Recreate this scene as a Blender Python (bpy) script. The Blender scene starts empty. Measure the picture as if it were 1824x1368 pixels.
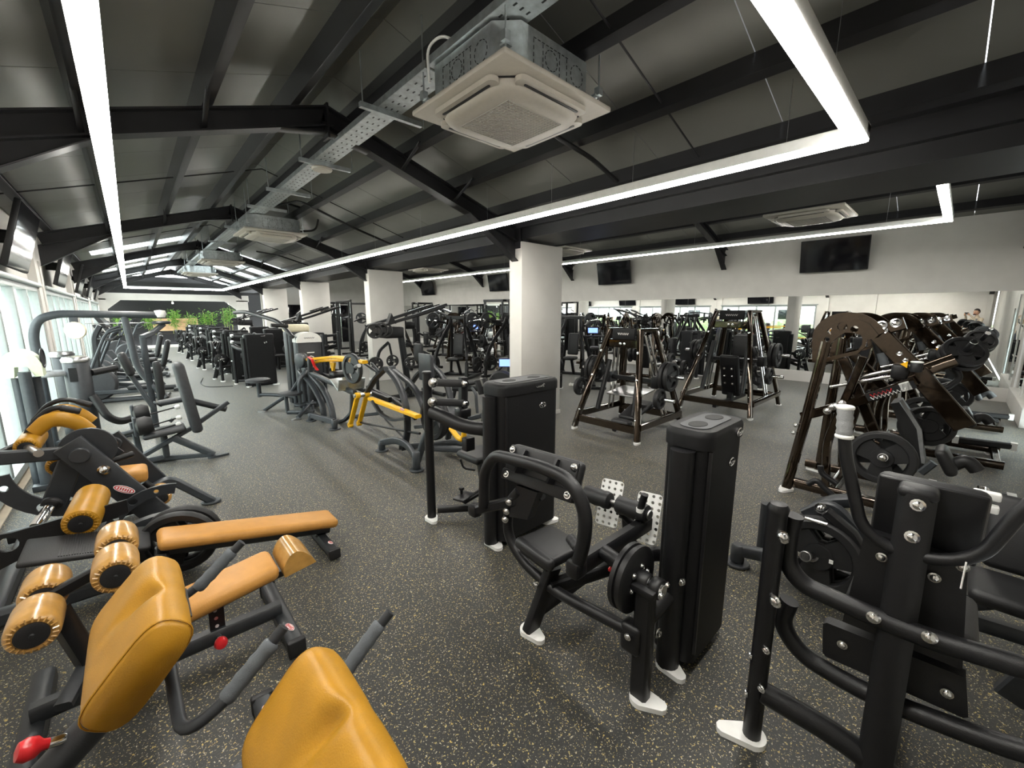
import bpy, bmesh, math, random
from mathutils import Vector as V, Matrix
random.seed(7)
S = bpy.context.scene
COL = S.collection
# ---------------- camera, world, exposure ----------------
cd = bpy.data.cameras.new('camera'); cam = bpy.data.objects.new('camera', cd); COL.objects.link(cam)
cd.sensor_fit = 'HORIZONTAL'; cd.sensor_width = 36; cd.lens = 36 * 730 / 1824; cd.clip_start = .03; cd.clip_end = 300
cam.location = (0, 0, 1.6)
cam.rotation_euler = (math.radians(90 - 9.869), 0, math.radians(-42.627))
S.camera = cam
W = bpy.data.worlds.new('world'); S.world = W; W.use_nodes = True
bg = W.node_tree.nodes['Background']; bg.inputs[0].default_value = (.9, .96, 1, 1); bg.inputs[1].default_value = 3.4
vs = S.view_settings; vs.view_transform = 'Standard'; vs.look = 'None'; vs.gamma = 1; vs.exposure = 1.65; vs.use_curve_mapping = False
STRIP = 20.0

# ---------------- materials ----------------
def nd(nt, t, **kw):
    n = nt.nodes.new(t)
    for k, v in kw.items():
        if hasattr(n, k): setattr(n, k, v)
        else: n.inputs[k].default_value = v
    return n
def mat(name, col, rough=.5, metal=0, var=.12, scale=30, bump=0, bscale=200, coat=0, trans=0, spec=.5):
    m = bpy.data.materials.new(name); m.use_nodes = True; nt = m.node_tree; b = nt.nodes['Principled BSDF']
    tc = nd(nt, 'ShaderNodeTexCoord')
    no = nd(nt, 'ShaderNodeTexNoise'); no.inputs['Scale'].default_value = scale; no.inputs['Detail'].default_value = 3
    nt.links.new(tc.outputs['Object'], no.inputs['Vector'])
    cr = nd(nt, 'ShaderNodeValToRGB'); e = cr.color_ramp.elements
    e[0].position = .3; e[1].position = .7
    e[0].color = (*[max(0, c * (1 - var)) for c in col], 1); e[1].color = (*[min(1, c * (1 + var)) for c in col], 1)
    nt.links.new(no.outputs['Fac'], cr.inputs['Fac']); nt.links.new(cr.outputs['Color'], b.inputs['Base Color'])
    b.inputs['Roughness'].default_value = rough; b.inputs['Metallic'].default_value = metal
    b.inputs['Coat Weight'].default_value = coat; b.inputs['Coat Roughness'].default_value = .08
    b.inputs['Specular IOR Level'].default_value = spec
    if bump:
        n2 = nd(nt, 'ShaderNodeTexNoise'); n2.inputs['Scale'].default_value = bscale; n2.inputs['Detail'].default_value = 2
        nt.links.new(tc.outputs['Object'], n2.inputs['Vector'])
        bp = nd(nt, 'ShaderNodeBump'); bp.inputs['Strength'].default_value = bump; bp.inputs['Distance'].default_value = .002
        nt.links.new(n2.outputs['Fac'], bp.inputs['Height']); nt.links.new(bp.outputs['Normal'], b.inputs['Normal'])
    return m
M = {}
M['black'] = mat('satin_black_paint', (.008, .008, .009), .38, bump=.25, bscale=500, spec=.38)
M['shroud'] = mat('textured_black_plastic', (.006, .006, .0068), .5, bump=.35, bscale=700, spec=.25)
M['char'] = mat('charcoal_paint', (.022, .0245, .028), .42, bump=.2, bscale=500)
M['slate'] = mat('slate_grey_paint', (.036, .042, .048), .4, bump=.2, bscale=500)
M['brown'] = mat('gloss_dark_bronze', (.05, .032, .018), .07, .9, var=.2, coat=.8, bump=1, bscale=7)
M['vinyl'] = mat('black_vinyl', (.008, .008, .009), .48, bump=.3, bscale=350)
M['gvinyl'] = mat('dark_grey_vinyl', (.035, .037, .041), .5, bump=.3, bscale=350)
M['tan'] = mat('tan_leather', (.36, .176, .012), .38, var=.1, scale=14, bump=.35, bscale=260, spec=.3)
M['tanlight'] = mat('light_tan_leather', (.46, .222, .052), .45, var=.08, scale=14, bump=.35, bscale=260, spec=.3)
M['tanwrap'] = mat('tan_leather_under_plastic_wrap', (.42, .225, .055), .28, var=.18, scale=22, bump=.6, bscale=40, coat=.35)
M['dsteel'] = mat('dark_steel', (.06, .06, .065), .3, .6)
M['chrome'] = mat('chrome', (.8, .8, .8), .12, 1, var=.03)
M['steel'] = mat('brushed_steel', (.5, .5, .5), .3, 1, var=.1)
M['white'] = mat('white_powder_paint', (.78, .78, .76), .4, var=.04)
M['yellow'] = mat('yellow_paint', (.78, .42, .006), .35, var=.06)
M['rubber'] = mat('black_rubber', (.008, .008, .009), .55, bump=.3)
M['foam'] = mat('grey_foam_grip', (.09, .1, .11), .75, bump=.6, bscale=300)
M['ggrip'] = mat('light_grey_grip', (.22, .225, .23), .7, bump=.7, bscale=250)
M['red'] = mat('red_plastic', (.55, .015, .02), .3)
M['green'] = mat('pale_green_plastic', (.62, .68, .5), .4, var=.05)
M['cream'] = mat('cream_plastic', (.72, .66, .48), .4, var=.05)
M['wall'] = mat('warm_white_plaster', (.62, .60, .565), .85, var=.05, scale=2.5, bump=.2, bscale=90)
M['conc'] = mat('grey_plaster', (.42, .405, .37), .85, var=.1, scale=1.6, bump=.2, bscale=60)
M['panel'] = mat('grey_roof_sheet', (.15, .15, .135), .33, .25, var=.1, scale=1.2)
M['beam'] = mat('dark_painted_steel', (.011, .011, .013), .42, var=.2, scale=5)
M['purlin'] = mat('dark_purlin_steel', (.014, .014, .016), .4, var=.2, scale=4)
M['galv'] = mat('galvanised_steel', (.50, .54, .55), .38, .85, var=.18, scale=18)
M['acw'] = mat('white_plastic', (.44, .41, .355), .45, var=.03)
M['frame'] = mat('pale_window_frame', (.3, .33, .325), .4, var=.04)
M['darkwall'] = mat('matt_black_wall', (.012, .012, .012), .8)
M['tile'] = mat('beige_sill_tile', (.55, .48, .38), .5, var=.1, scale=6)
M['wood'] = mat('light_wood', (.6, .38, .2), .5, var=.15, scale=6)
M['leaf'] = mat('bamboo_leaf', (.13, .3, .03), .5, var=.4, scale=3)
M['stem'] = mat('bamboo_stem', (.3, .36, .1), .5, var=.2)
M['pave'] = mat('pale_pavement', (.55, .52, .46), .8, var=.1, scale=1)
M['hedge'] = mat('hedge_green', (.2, .27, .12), .8, var=.5, scale=4)
M['facade'] = mat('pale_facade', (.75, .75, .72), .8, var=.05, scale=.5)
M['orange'] = mat('orange_wall', (.5, .2, .13), .7)
M['darkglass'] = mat('screen_glass', (.006, .006, .008), .08, var=.1)
M['skin'] = mat('skin', (.5, .28, .18), .5)
M['hair'] = mat('dark_hair', (.015, .012, .01), .6)
M['shirt'] = mat('beige_shirt', (.5, .42, .32), .8)
M['jean'] = mat('dark_trousers', (.03, .035, .05), .8)
M['cup'] = mat('blue_plastic', (.1, .3, .5), .4)
def emis(name, col, st):
    m = bpy.data.materials.new(name); m.use_nodes = True; b = m.node_tree.nodes['Principled BSDF']
    b.inputs['Base Color'].default_value = (*col, 1); b.inputs['Emission Color'].default_value = (*col, 1); b.inputs['Emission Strength'].default_value = st
    return m
M['led'] = emis('led_diffuser', (1, .97, .9), STRIP)
M['screen'] = emis('blue_lit_screen', (.12, .2, .8), 1.2)
M['glow'] = emis('pale_screen', (.8, .85, .9), 1.0)
M['lampw'] = emis('spot_lamp_glass', (1, .95, .8), 6)
def mirror_mat():
    m = bpy.data.materials.new('mirror_glass'); m.use_nodes = True; b = m.node_tree.nodes['Principled BSDF']
    b.inputs['Base Color'].default_value = (.86, .88, .87, 1); b.inputs['Metallic'].default_value = 1; b.inputs['Roughness'].default_value = .0
    return m
M['mirror'] = mirror_mat()
def glass_mat(name, tint, refl):
    m = bpy.data.materials.new(name); m.use_nodes = True; nt = m.node_tree; nt.nodes.remove(nt.nodes['Principled BSDF'])
    t = nd(nt, 'ShaderNodeBsdfTransparent'); t.inputs[0].default_value = (*tint, 1)
    g = nd(nt, 'ShaderNodeBsdfGlossy'); g.inputs['Roughness'].default_value = .02
    mx = nd(nt, 'ShaderNodeMixShader'); mx.inputs[0].default_value = refl
    nt.links.new(t.outputs[0], mx.inputs[1]); nt.links.new(g.outputs[0], mx.inputs[2]); nt.links.new(mx.outputs[0], nt.nodes['Material Output'].inputs[0])
    return m
M['glass'] = glass_mat('window_glass', (.93, .97, .95), .06)
def sky_mat():
    m = bpy.data.materials.new('translucent_skylight_sheet'); m.use_nodes = True; nt = m.node_tree; nt.nodes.remove(nt.nodes['Principled BSDF'])
    t = nd(nt, 'ShaderNodeBsdfTranslucent'); t.inputs[0].default_value = (.9, .92, .9, 1)
    g = nd(nt, 'ShaderNodeBsdfTransparent'); g.inputs[0].default_value = (.7, .72, .7, 1)
    mx = nd(nt, 'ShaderNodeMixShader'); mx.inputs[0].default_value = .3
    nt.links.new(t.outputs[0], mx.inputs[1]); nt.links.new(g.outputs[0], mx.inputs[2]); nt.links.new(mx.outputs[0], nt.nodes['Material Output'].inputs[0])
    return m
M['skylight'] = sky_mat()
def floor_mat():
    m = mat('speckled_rubber_floor', (.017, .0175, .016), .5, var=.15, scale=1.3, bump=.3, bscale=160)
    nt = m.node_tree; b = nt.nodes['Principled BSDF']; base = b.inputs['Base Color'].links[0].from_socket
    tc = [n for n in nt.nodes if n.type == 'TEX_COORD'][0]
    last = base
    for sc, lo, hi, c in ((100, .66, .675, (.45, .36, .14)), (125, .665, .68, (.5, .45, .32)), (70, .7, .71, (.5, .36, .1)), (160, .6, .68, (.05, .05, .044))):
        n = nd(nt, 'ShaderNodeTexNoise'); n.inputs['Scale'].default_value = sc; n.inputs['Detail'].default_value = 1.2; n.inputs['Distortion'].default_value = .6
        mp = nd(nt, 'ShaderNodeMapping'); mp.inputs['Location'].default_value = (sc, sc * 2, 0)
        nt.links.new(tc.outputs['Object'], mp.inputs[0]); nt.links.new(mp.outputs[0], n.inputs['Vector'])
        r = nd(nt, 'ShaderNodeMapRange'); r.inputs[1].default_value = lo; r.inputs[2].default_value = hi
        nt.links.new(n.outputs['Fac'], r.inputs[0])
        mx = nd(nt, 'ShaderNodeMixRGB'); mx.inputs[2].default_value = (*c, 1)
        nt.links.new(r.outputs[0], mx.inputs[0]); nt.links.new(last, mx.inputs[1]); last = mx.outputs[0]
    nt.links.new(last, b.inputs['Base Color'])
    b.inputs['Sheen Weight'].default_value = .2; b.inputs['Sheen Roughness'].default_value = .45
    return m
M['floor'] = floor_mat()

# ---------------- geometry kit ----------------
def frame(d, up=None):
    d = V(d).normalized(); u = V(up) if up else V((0, 0, 1))
    if abs(d.dot(u.normalized())) > .98: u = V((0, 1, 0)) if abs(d.y) < .9 else V((1, 0, 0))
    s = d.cross(u).normalized(); return d, s, s.cross(d).normalized()
def rot(n, up=(0, 0, 1)):
    "matrix whose local Z is n, local Y is as near up as can be"
    n, s, u = frame(n, up); return Matrix((s, u, n)).transposed()
def rz(a): return Matrix.Rotation(math.radians(a), 3, 'Z')
def fillet(pts, r, n=5):
    pts = [V(p) for p in pts]
    if not r: return pts
    out = [pts[0]]
    for a, b, c in zip(pts, pts[1:], pts[2:]):
        u, w = (a - b), (c - b); k = min(r, u.length * .49, w.length * .49)
        p, q = b + u.normalized() * k, b + w.normalized() * k
        for i in range(n + 1):
            t = i / n; out.append(p * (1 - t) ** 2 + b * 2 * t * (1 - t) + q * t * t)
    return out + [pts[-1]]
class MB:
    def __init__(s): s.v = []; s.f = []
    def add(s, vs, fs):
        o = len(s.v); s.v += [V(p) for p in vs]; s.f += [tuple(i + o for i in f) for f in fs]; return s
    def sweep(s, path, sec, fil=0, up=None, fixed=False, sc=None):
        P = fillet(path, fil); n = len(P); k = len(sec); vs = []
        d0, sd, u = frame(P[1] - P[0], up)
        for i, p in enumerate(P):
            d = (P[min(i + 1, n - 1)] - P[max(i - 1, 0)]).normalized()
            if fixed: _, sd, u = frame(d, up)
            else:
                sd = (sd - d * sd.dot(d)).normalized(); u = sd.cross(d).normalized()
            m = sc(i / (n - 1)) if sc else 1
            vs += [p + (sd * a + u * b) * m for a, b in sec]
        fs = [(i * k + j, i * k + (j + 1) % k, (i + 1) * k + (j + 1) % k, (i + 1) * k + j) for i in range(n - 1) for j in range(k)]
        fs += [tuple(reversed(range(k))), tuple(range((n - 1) * k, n * k))]
        return s.add(vs, fs)
    def tube(s, path, r=.03, fil=.0, seg=10, sc=None):
        sec = [(r * math.cos(2 * math.pi * i / seg), r * math.sin(2 * math.pi * i / seg)) for i in range(seg)]
        return s.sweep(path, sec, fil, sc=sc)
    def rt(s, path, w=.06, h=.08, fil=0, up=None, c=None, fixed=True):
        a, b = w / 2, h / 2; c = min(w, h) * .18 if c is None else c
        sec = [(a - c, -b), (a, -b + c), (a, b - c), (a - c, b), (-a + c, b), (-a, b - c), (-a, -b + c), (-a + c, -b)]
        return s.sweep(path, sec, fil, up, fixed)
    def box(s, c, size, R=None, bev=0, seg=2):
        bm = bmesh.new(); bmesh.ops.create_cube(bm, size=1)
        for v in bm.verts: v.co = V((v.co.x * size[0], v.co.y * size[1], v.co.z * size[2]))
        if bev: bmesh.ops.bevel(bm, geom=bm.edges[:], offset=min(bev, min(size) * .49), segments=seg, profile=.5, affect='EDGES')
        return s.bmadd(bm, c, R)
    def bmadd(s, bm, c=(0, 0, 0), R=None):
        bm.verts.index_update(); c = V(c)
        vs = [(R @ v.co if R else v.co) + c for v in bm.verts]; fs = [[v.index for v in f.verts] for f in bm.faces]; bm.free()
        return s.add(vs, fs)
    def lathe(s, p, ax, prof, seg=20):
        d, sd, u = frame(ax); p = V(p); n = len(prof); vs = []; fs = []
        for r, h in prof:
            for j in range(seg):
                a = 2 * math.pi * j / seg; vs.append(p + d * h + (sd * math.cos(a) + u * math.sin(a)) * max(r, 1e-4))
        for i in range(n - 1):
            for j in range(seg): fs.append((i * seg + j, i * seg + (j + 1) % seg, (i + 1) * seg + (j + 1) % seg, (i + 1) * seg + j))
        fs += [tuple(reversed(range(seg))), tuple(range((n - 1) * seg, n * seg))]
        return s.add(vs, fs)
    def cyl(s, a, b, r, bev=.0, seg=16):
        a, b = V(a), V(b); L = (b - a).length
        return s.lathe(a, b - a, [(r - bev, 0), (r, bev), (r, L - bev), (r - bev, L)] if bev else [(r, 0), (r, L)], seg)
    def prism(s, outl, th, c=(0, 0, 0), R=None, holes=(), bev=0):
        "2-D outline (and holes) extruded to thickness th along local Z"
        bm = bmesh.new()
        for loop in [outl] + list(holes):
            vv = [bm.verts.new((x, y, -th / 2)) for x, y in loop]
            for i in range(len(vv)): bm.edges.new((vv[i], vv[(i + 1) % len(vv)]))
        if holes: bmesh.ops.triangle_fill(bm, use_beauty=True, use_dissolve=False, edges=bm.edges[:])
        else: bm.faces.new(bm.verts[:])
        r = bmesh.ops.extrude_face_region(bm, geom=bm.faces[:])
        bmesh.ops.translate(bm, vec=(0, 0, th), verts=[e for e in r['geom'] if isinstance(e, bmesh.types.BMVert)])
        bmesh.ops.recalc_face_normals(bm, faces=bm.faces[:])
        return s.bmadd(bm, c, R)
def circ(x, y, r, n=14): return [(x + r * math.cos(2 * math.pi * i / n), y + r * math.sin(2 * math.pi * i / n)) for i in range(n)]
def rrect(w, h, r, n=4):
    o = []
    for cx, cy, a0 in ((w / 2 - r, h / 2 - r, 0), (-w / 2 + r, h / 2 - r, 90), (-w / 2 + r, -h / 2 + r, 180), (w / 2 - r, -h / 2 + r, 270)):
        for i in range(n + 1):
            a = math.radians(a0 + 90 * i / n); o.append((cx + r * math.cos(a), cy + r * math.sin(a)))
    return o
def wpos(o):
    p = V((0, 0, 0))
    while o: p += o.location; o = o.parent
    return p
def part(name, mb, m, parent=None, label=None, smooth=45):
    me = bpy.data.meshes.new(name); off = wpos(parent) if parent else V((0, 0, 0))
    me.from_pydata([tuple(p - off) for p in mb.v], [], mb.f)
    bm = bmesh.new(); bm.from_mesh(me); bmesh.ops.recalc_face_normals(bm, faces=bm.faces[:]); bm.to_mesh(me); bm.free()
    me.materials.append(M[m]); me.polygons.foreach_set('use_smooth', [True] * len(me.polygons)); me.set_sharp_from_angle(angle=math.radians(smooth))
    o = bpy.data.objects.new(name, me); COL.objects.link(o)
    if parent: o.parent = parent
    if label: o['label'] = label
    return o
def thing(name, label, cat, loc=(0, 0, 0), group=None):
    o = bpy.data.objects.new(name, None); COL.objects.link(o); o.location = loc; o.empty_display_size = .1
    o['label'] = label; o['category'] = cat
    if group: o['group'] = group
    return o
def tag(o, label, cat, group=None):
    o['label'] = label; o['category'] = cat
    if group: o['group'] = group
    return o
def struct(name, mb, m, parent=None, label=None):
    o = part(name, mb, m, parent, label)
    if not parent: o['kind'] = 'structure'
    return o
def dup(root, loc=None, ang=None, label=None, group=None, sc=1):
    r = root.copy(); COL.objects.link(r)
    if loc is not None: r.location = loc
    if ang is not None: r.rotation_euler = (0, 0, math.radians(ang))
    if sc != 1: r.scale = (sc, sc, sc)
    if label: r['label'] = label
    if group: r['group'] = group
    for ch in root.children:
        c = ch.copy(); COL.objects.link(c); c.parent = r
        for g in ch.children:
            d = g.copy(); COL.objects.link(d); d.parent = c
    return r
# recurring pieces
def bolt(p, n, parent, r=.014, m='chrome', name='bolt'):
    return part(name, MB().lathe(p, n, [(r * 1.5, 0), (r * 1.5, r * .25), (r, r * .3), (r * .95, r * .9), (r * .6, r * 1.15), (0, r * 1.2)], 12), m, parent)
def foot(p, ang, parent, L=.16, w=.1, h=.022, m='white'):
    "pear-shaped levelling plate"
    o = []
    for i in range(12):
        a = math.radians(90 + 180 * i / 11); o.append((w / 2 * math.cos(a), w / 2 * math.sin(a)))
    o += [(L - w * .62, -w * .24), (L - w * .5, -w * .1), (L - w * .5, w * .1), (L - w * .62, w * .24)]
    return part('foot_plate', MB().prism(o, h, (p[0], p[1], h / 2 + .001), rz(ang)), m, parent)
def plate(p, ax, parent, R=.21, t=.045, m='rubber', name='weight_plate', spokes=3, ph=0, lab=None):
    "tri-grip weight plate: rim, hub and spokes"
    mb = MB(); d, sd, u = frame(ax); p = V(p)
    mb.lathe(p, d, [(R * .74, -t * .3), (R * .78, -t / 2), (R * .95, -t / 2), (R, -t * .3), (R, t * .3), (R * .95, t / 2), (R * .78, t / 2), (R * .74, t * .3)], 28)
    k = len(mb.f); mb.f = mb.f[:-2]
    o = len(mb.v); mb.f += [(7 * 28 + j, 7 * 28 + (j + 1) % 28, (j + 1) % 28, j) for j in range(28)]
    mb.lathe(p, d, [(R * .12, -t * .45), (R * .34, -t * .45), (R * .36, -t * .3), (R * .36, t * .3), (R * .34, t * .45), (R * .12, t * .45)], 18)
    for i in range(spokes):
        a = 2 * math.pi * i / spokes + ph; c = sd * math.cos(a) + u * math.sin(a); tt = d.cross(c)
        hw0, hw1 = R * .3, R * .42
        q = [p + c * R * .25 + tt * hw0, p + c * R * .25 - tt * hw0, p + c * R * .78 - tt * hw1, p + c * R * .78 + tt * hw1]
        mb.add([x - d * t * .22 for x in q] + [x + d * t * .22 for x in q], [(3, 2, 1, 0), (4, 5, 6, 7), (0, 1, 5, 4), (1, 2, 6, 5), (2, 3, 7, 6), (3, 0, 4, 7)])
    return part(name, mb, m, parent, lab)
def text(s, size, p, R, m, parent, name='lettering', ext=.002):
    cu = bpy.data.curves.new(name, 'FONT'); cu.body = s; cu.size = size; cu.extrude = ext; cu.align_x = 'CENTER'; cu.align_y = 'CENTER'; cu.resolution_u = 2
    t = bpy.data.objects.new(name, cu); COL.objects.link(t); bpy.context.view_layer.update()
    me = bpy.data.meshes.new_from_object(t.evaluated_get(bpy.context.evaluated_depsgraph_get())); bpy.data.objects.remove(t)
    me.transform(Matrix.Translation(V(p) - wpos(parent)) @ R.to_4x4()); me.materials.clear(); me.materials.append(M[m])
    o = bpy.data.objects.new(name, me); COL.objects.link(o); o.parent = parent
    return o
# ======================= THE ROOM =======================
X0, XC0, XC1, X1 = -.9, 4.09, 4.95, 11.54          # window wall, column line, mirror wall
Y0, Y1 = -.78, 25.0
XR, ZR, SL = 1.6, 3.53, .315                        # main ridge, rafter top at ridge, slope
XR2 = (XC1 + X1) / 2; ZR2 = 4.24
struct('floor', MB().box(((X0 + X1) / 2, (Y0 + Y1) / 2, -.05), (X1 - X0, Y1 - Y0, .1)), 'floor')
struct('trim_1', MB().box((X0 - .14, (Y0 + Y1) / 2, -.045), (.28, Y1 - Y0, .11)), 'tile', label='beige tiled strip under the windows')
struct('trim_2', MB().box(((X0 + XC1) / 2, Y1 + .15, .03), (XC1 - X0, .3, .16)), 'wall', label='pale kerb in front of the planters')
# ---- window wall
XW = X0 - .1
wl = MB()
wl.box((XW - .1, (Y0 + 4.45) / 2, 1.6), (.2, 4.45 - Y0, 3.2))
bays = [(4.75, 9.05), (9.65, 14.05), (14.6, 19.0), (19.6, 24.4)]
ed = 4.45
for a, b in bays:
    wl.box((XW - .1, (a + b) / 2, 2.42), (.2, b - a, .92)); wl.box((XW - .1, (a + b) / 2, .03), (.2, b - a, .08))
    wl.box((XW - .06, (ed + a) / 2, 1.44), (.3, a - ed, 2.88)); ed = b
wl.box((XW - .06, (ed + 25.3) / 2, 1.44), (.3, 25.3 - ed, 2.88))
WL = struct('wall_left', wl, 'wall')
for i, (a, b) in enumerate(bays):
    t = thing('window_%d' % (i + 1), '', ''); del t['label']; del t['category']; t['kind'] = 'structure'; t.location = (XW, a, .07)
    n = 5; w = (b - a) / n
    f = MB()
    f.box((XW + .02, (a + b) / 2, .1), (.1, b - a, .07)).box((XW + .02, (a + b) / 2, 1.93), (.1, b - a, .07))
    f.box((XW + .02, a + .035, 1.0), (.1, .07, 1.8)).box((XW + .02, b - .035, 1.0), (.1, .07, 1.8))
    part('window_frame', f, 'frame', t)
    for k in range(1, n): part('mullion', MB().box((XW + .02, a + k * w, 1.0), (.09, .075, 1.8), None, .008), 'frame', t)
    for k in range(n): part('pane', MB().box((XW + .01 + .02 * (k % 2), a + (k + .5) * w, 1.0), (.008, w - .02, 1.78)), 'glass', t)
    part('head_rail', MB().box((XW + .09, (a + b) / 2, 1.985), (.06, b - a + .1, .05), None, .01), 'frame', t)
# ---- outside
struct('ground_outside', MB().box((-14, 12, -.35), (25.6, 60, .1)), 'pave')
o = MB()
for i in range(60):
    y = -8 + i * .75; o.box((-9.5 + random.uniform(-.3, .3), y, .35), (1.2, random.uniform(.7, 1.2), random.uniform(1.0, 2.1)), rz(random.uniform(0, 90)), .3, 1)
tag(part('hedge', o, 'hedge'), 'long green hedge outside beyond the windows', 'hedge')
bd = thing('building', 'pale building across the street outside the windows', 'building', (-22, 16, -.3))
part('wall', MB().box((-22, 16, 3), (5, 14, 6.6)), 'facade', bd)
for k in range(5):
    for z in (1.2, 3.8): part('window', MB().box((-19.48, 10.6 + k * 2.7, z), (.06, 1.2, 1.3)), 'darkglass', bd)
part('roof', MB().box((-22, 16, 6.4), (5.6, 14.6, .25)), 'conc', bd)
bd = thing('kiosk', 'low orange block outside the windows', 'building', (-16, 27.5, -.3))
part('wall', MB().box((-16, 27.5, .4), (3, 2.2, 1.4)), 'orange', bd); part('roof', MB().box((-16, 27.5, 1.2), (3.4, 2.5, .2)), 'facade', bd)
# ---- right wall with mirror, near wall with mirror
struct('wall_right', MB().box((X1 + .12, 11.6, 1.75), (.2, 25.4, 3.5)), 'wall')
mp = thing('mirror_wall', 'long row of frameless mirrors along the right wall', 'mirror', (X1, 11, .25))
y = -.74
while y < 22.9:
    part('mirror_panel', MB().box((X1 + .005, y + 1.0, 1.115), (.02, 1.992, 1.73)), 'mirror', mp); y += 2.0
part('ledge', MB().box((X1 - .012, 11.2, .125), (.03, 23.9, .25)), 'wall', mp)
struct('wall_near', MB().box((3.2, Y0 - .13, 1.95), (8.6, .2, 3.9)).box((8.2, Y0 - .13, 2.8), (1.5, .2, 2.2)).box((10.3, Y0 - .13, 1.95), (2.7, .2, 3.9)), 'conc')
t = thing('window_5', '', ''); del t['label']; del t['category']; t['kind'] = 'structure'; t.location = (8.22, Y0, .07)
part('window_frame', MB().box((8.22, Y0 - .1, .04), (1.45, .1, .08)).box((8.22, Y0 - .1, 1.67), (1.45, .1, .08)).box((7.54, Y0 - .1, .85), (.07, .1, 1.7)).box((8.91, Y0 - .1, .85), (.07, .1, 1.7)), 'frame', t)
part('mullion', MB().box((8.22, Y0 - .1, .85), (.07, .09, 1.6), None, .008), 'frame', t)
for k in range(2): part('pane', MB().box((7.88 + k * .68, Y0 - .1, .85), (.66, .008, 1.62)), 'glass', t)
struct('ground_front', MB().box((7, -8, -.35), (22, 13.6, .1)), 'pave')
mp = thing('corner_mirror', 'tall framed mirror in the near right corner', 'mirror', (10.2, Y0, .25))
for k in range(2): part('mirror_panel', MB().box((9.05 + k * 1.24 + .62, Y0 - .012, 1.13), (1.2, .02, 1.7)), 'mirror', mp)
for k in range(3): part('frame_post', MB().box((9.05 + k * 1.24, Y0 - .01, 1.13), (.05, .04, 1.72)), 'white', mp)
part('ledge', MB().box((10.28, Y0 + .02, .14), (2.5, .08, .28), None, .01), 'wall', mp)
# ---- ceiling: rafters, purlins, roof panels
ce = bpy.data.objects.new('ceiling', None); COL.objects.link(ce); ce['kind'] = 'structure'
def zt(x, xr, zr): return zr - SL * abs(x - xr)
def slope_box(x0, x1, ya, yb, zo, th, xr, zr):
    za, zb = zt(x0, xr, zr) + zo, zt(x1, xr, zr) + zo
    return MB().add([(x0, ya, za), (x1, ya, zb), (x1, yb, zb), (x0, yb, za), (x0, ya, za + th), (x1, ya, zb + th), (x1, yb, zb + th), (x0, yb, za + th)],
                    [(0, 3, 2, 1), (4, 5, 6, 7), (0, 1, 5, 4), (1, 2, 6, 5), (2, 3, 7, 6), (3, 0, 4, 7)])
for xr, zr, xa, xb in ((XR, ZR, X0 - .1, XC0 + .2), (XR2, ZR2, XC1 - .2, X1 + .1)):
    y = -.9; k = 0
    while y < 25.2:
        for x0, x1 in ((xa, xr), (xr, xb)):
            main = xr == XR
            if main and y > 14 and k % 2 == (x0 == xa): # skylit bays towards the back
                xm = x0 + (x1 - x0) * (.18 if x0 == xa else .12); xn = x0 + (x1 - x0) * .86
                part('roof_panel', slope_box(x0, xm, y, y + 1.0, .155, .05, xr, zr), 'panel', ce)
                part('skylight_panel', slope_box(xm, xn, y, y + 1.0, .165, .012, xr, zr), 'skylight', ce)
                part('roof_panel', slope_box(xn, x1, y, y + 1.0, .155, .05, xr, zr), 'panel', ce)
            else: part('roof_panel', slope_box(x0, x1, y, y + .994, .155, .05, xr, zr), 'panel', ce)
        y += 1.0; k += 1
    part('ridge_cap', MB().box((xr, 12.1, zr + .24), (.5, 26.4, .03)), 'panel', ce)
def zpurlin(x, xr, zr, h=.15, w=.07):
    z = zt(x, xr, zr); s = 1 if x < xr else -1; mb = MB(); L = (-.9, 25.0); t = .012
    # C-section web with two lips
    a = math.atan(SL) * s; R = Matrix.Rotation(-a, 3, 'Y')
    for c, sz in (((0, 0, h / 2), (t, L[1] - L[0], h)), ((w / 2, 0, t / 2), (w, L[1] - L[0], t)), ((w / 2, 0, h - t / 2), (w, L[1] - L[0], t)), ((w, 0, .02), (t, L[1] - L[0], .03))):
        mb.box(V((x, (L[0] + L[1]) / 2, z)) + R @ V(c), sz, R)
    return part('purlin', mb, 'purlin', ce)
for x in (-.78, -.1, .62, 1.28, 1.78, 2.38, 3.05, 3.72): zpurlin(x, XR, ZR)
for x in (5.35, 6.2, 7.05, 7.9, 8.5, 9.3, 10.15, 11.0): zpurlin(x, XR2, ZR2)
for x in (4.05, 4.95): part('valley_purlin', MB().box((x, 12.1, 2.84), (.012, 26, .2)).box((x + .04, 12.1, 2.745), (.08, 26, .012)), 'purlin', ce)
part('valley_gutter', MB().box((4.5, 12.1, 2.62), (.74, 26, .03)).box((4.13, 12.1, 2.74), (.03, 26, .27)).box((4.87, 12.1, 2.74), (.03, 26, .27)).box((4.5, 12.1, 2.92), (1.3, 26, .05)), 'beam', ce)
FR = [-.62, 4.38, 9.4, 14.4, 19.4, 24.4]
def ibeam(a, b, h, w=.14, t=.014):
    a, b = V(a), V(b); d, s, u = frame(b - a, (0, 0, 1)); mb = MB(); L = (b - a).length; R = Matrix((d, s, u)).transposed(); c = (a + b) / 2
    mb.box(c - u * h / 2, (L, t * .8, h), R); mb.box(c - u * t / 2, (L, w, t), R); mb.box(c - u * (h - t / 2), (L, w, t), R); return mb
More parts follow.
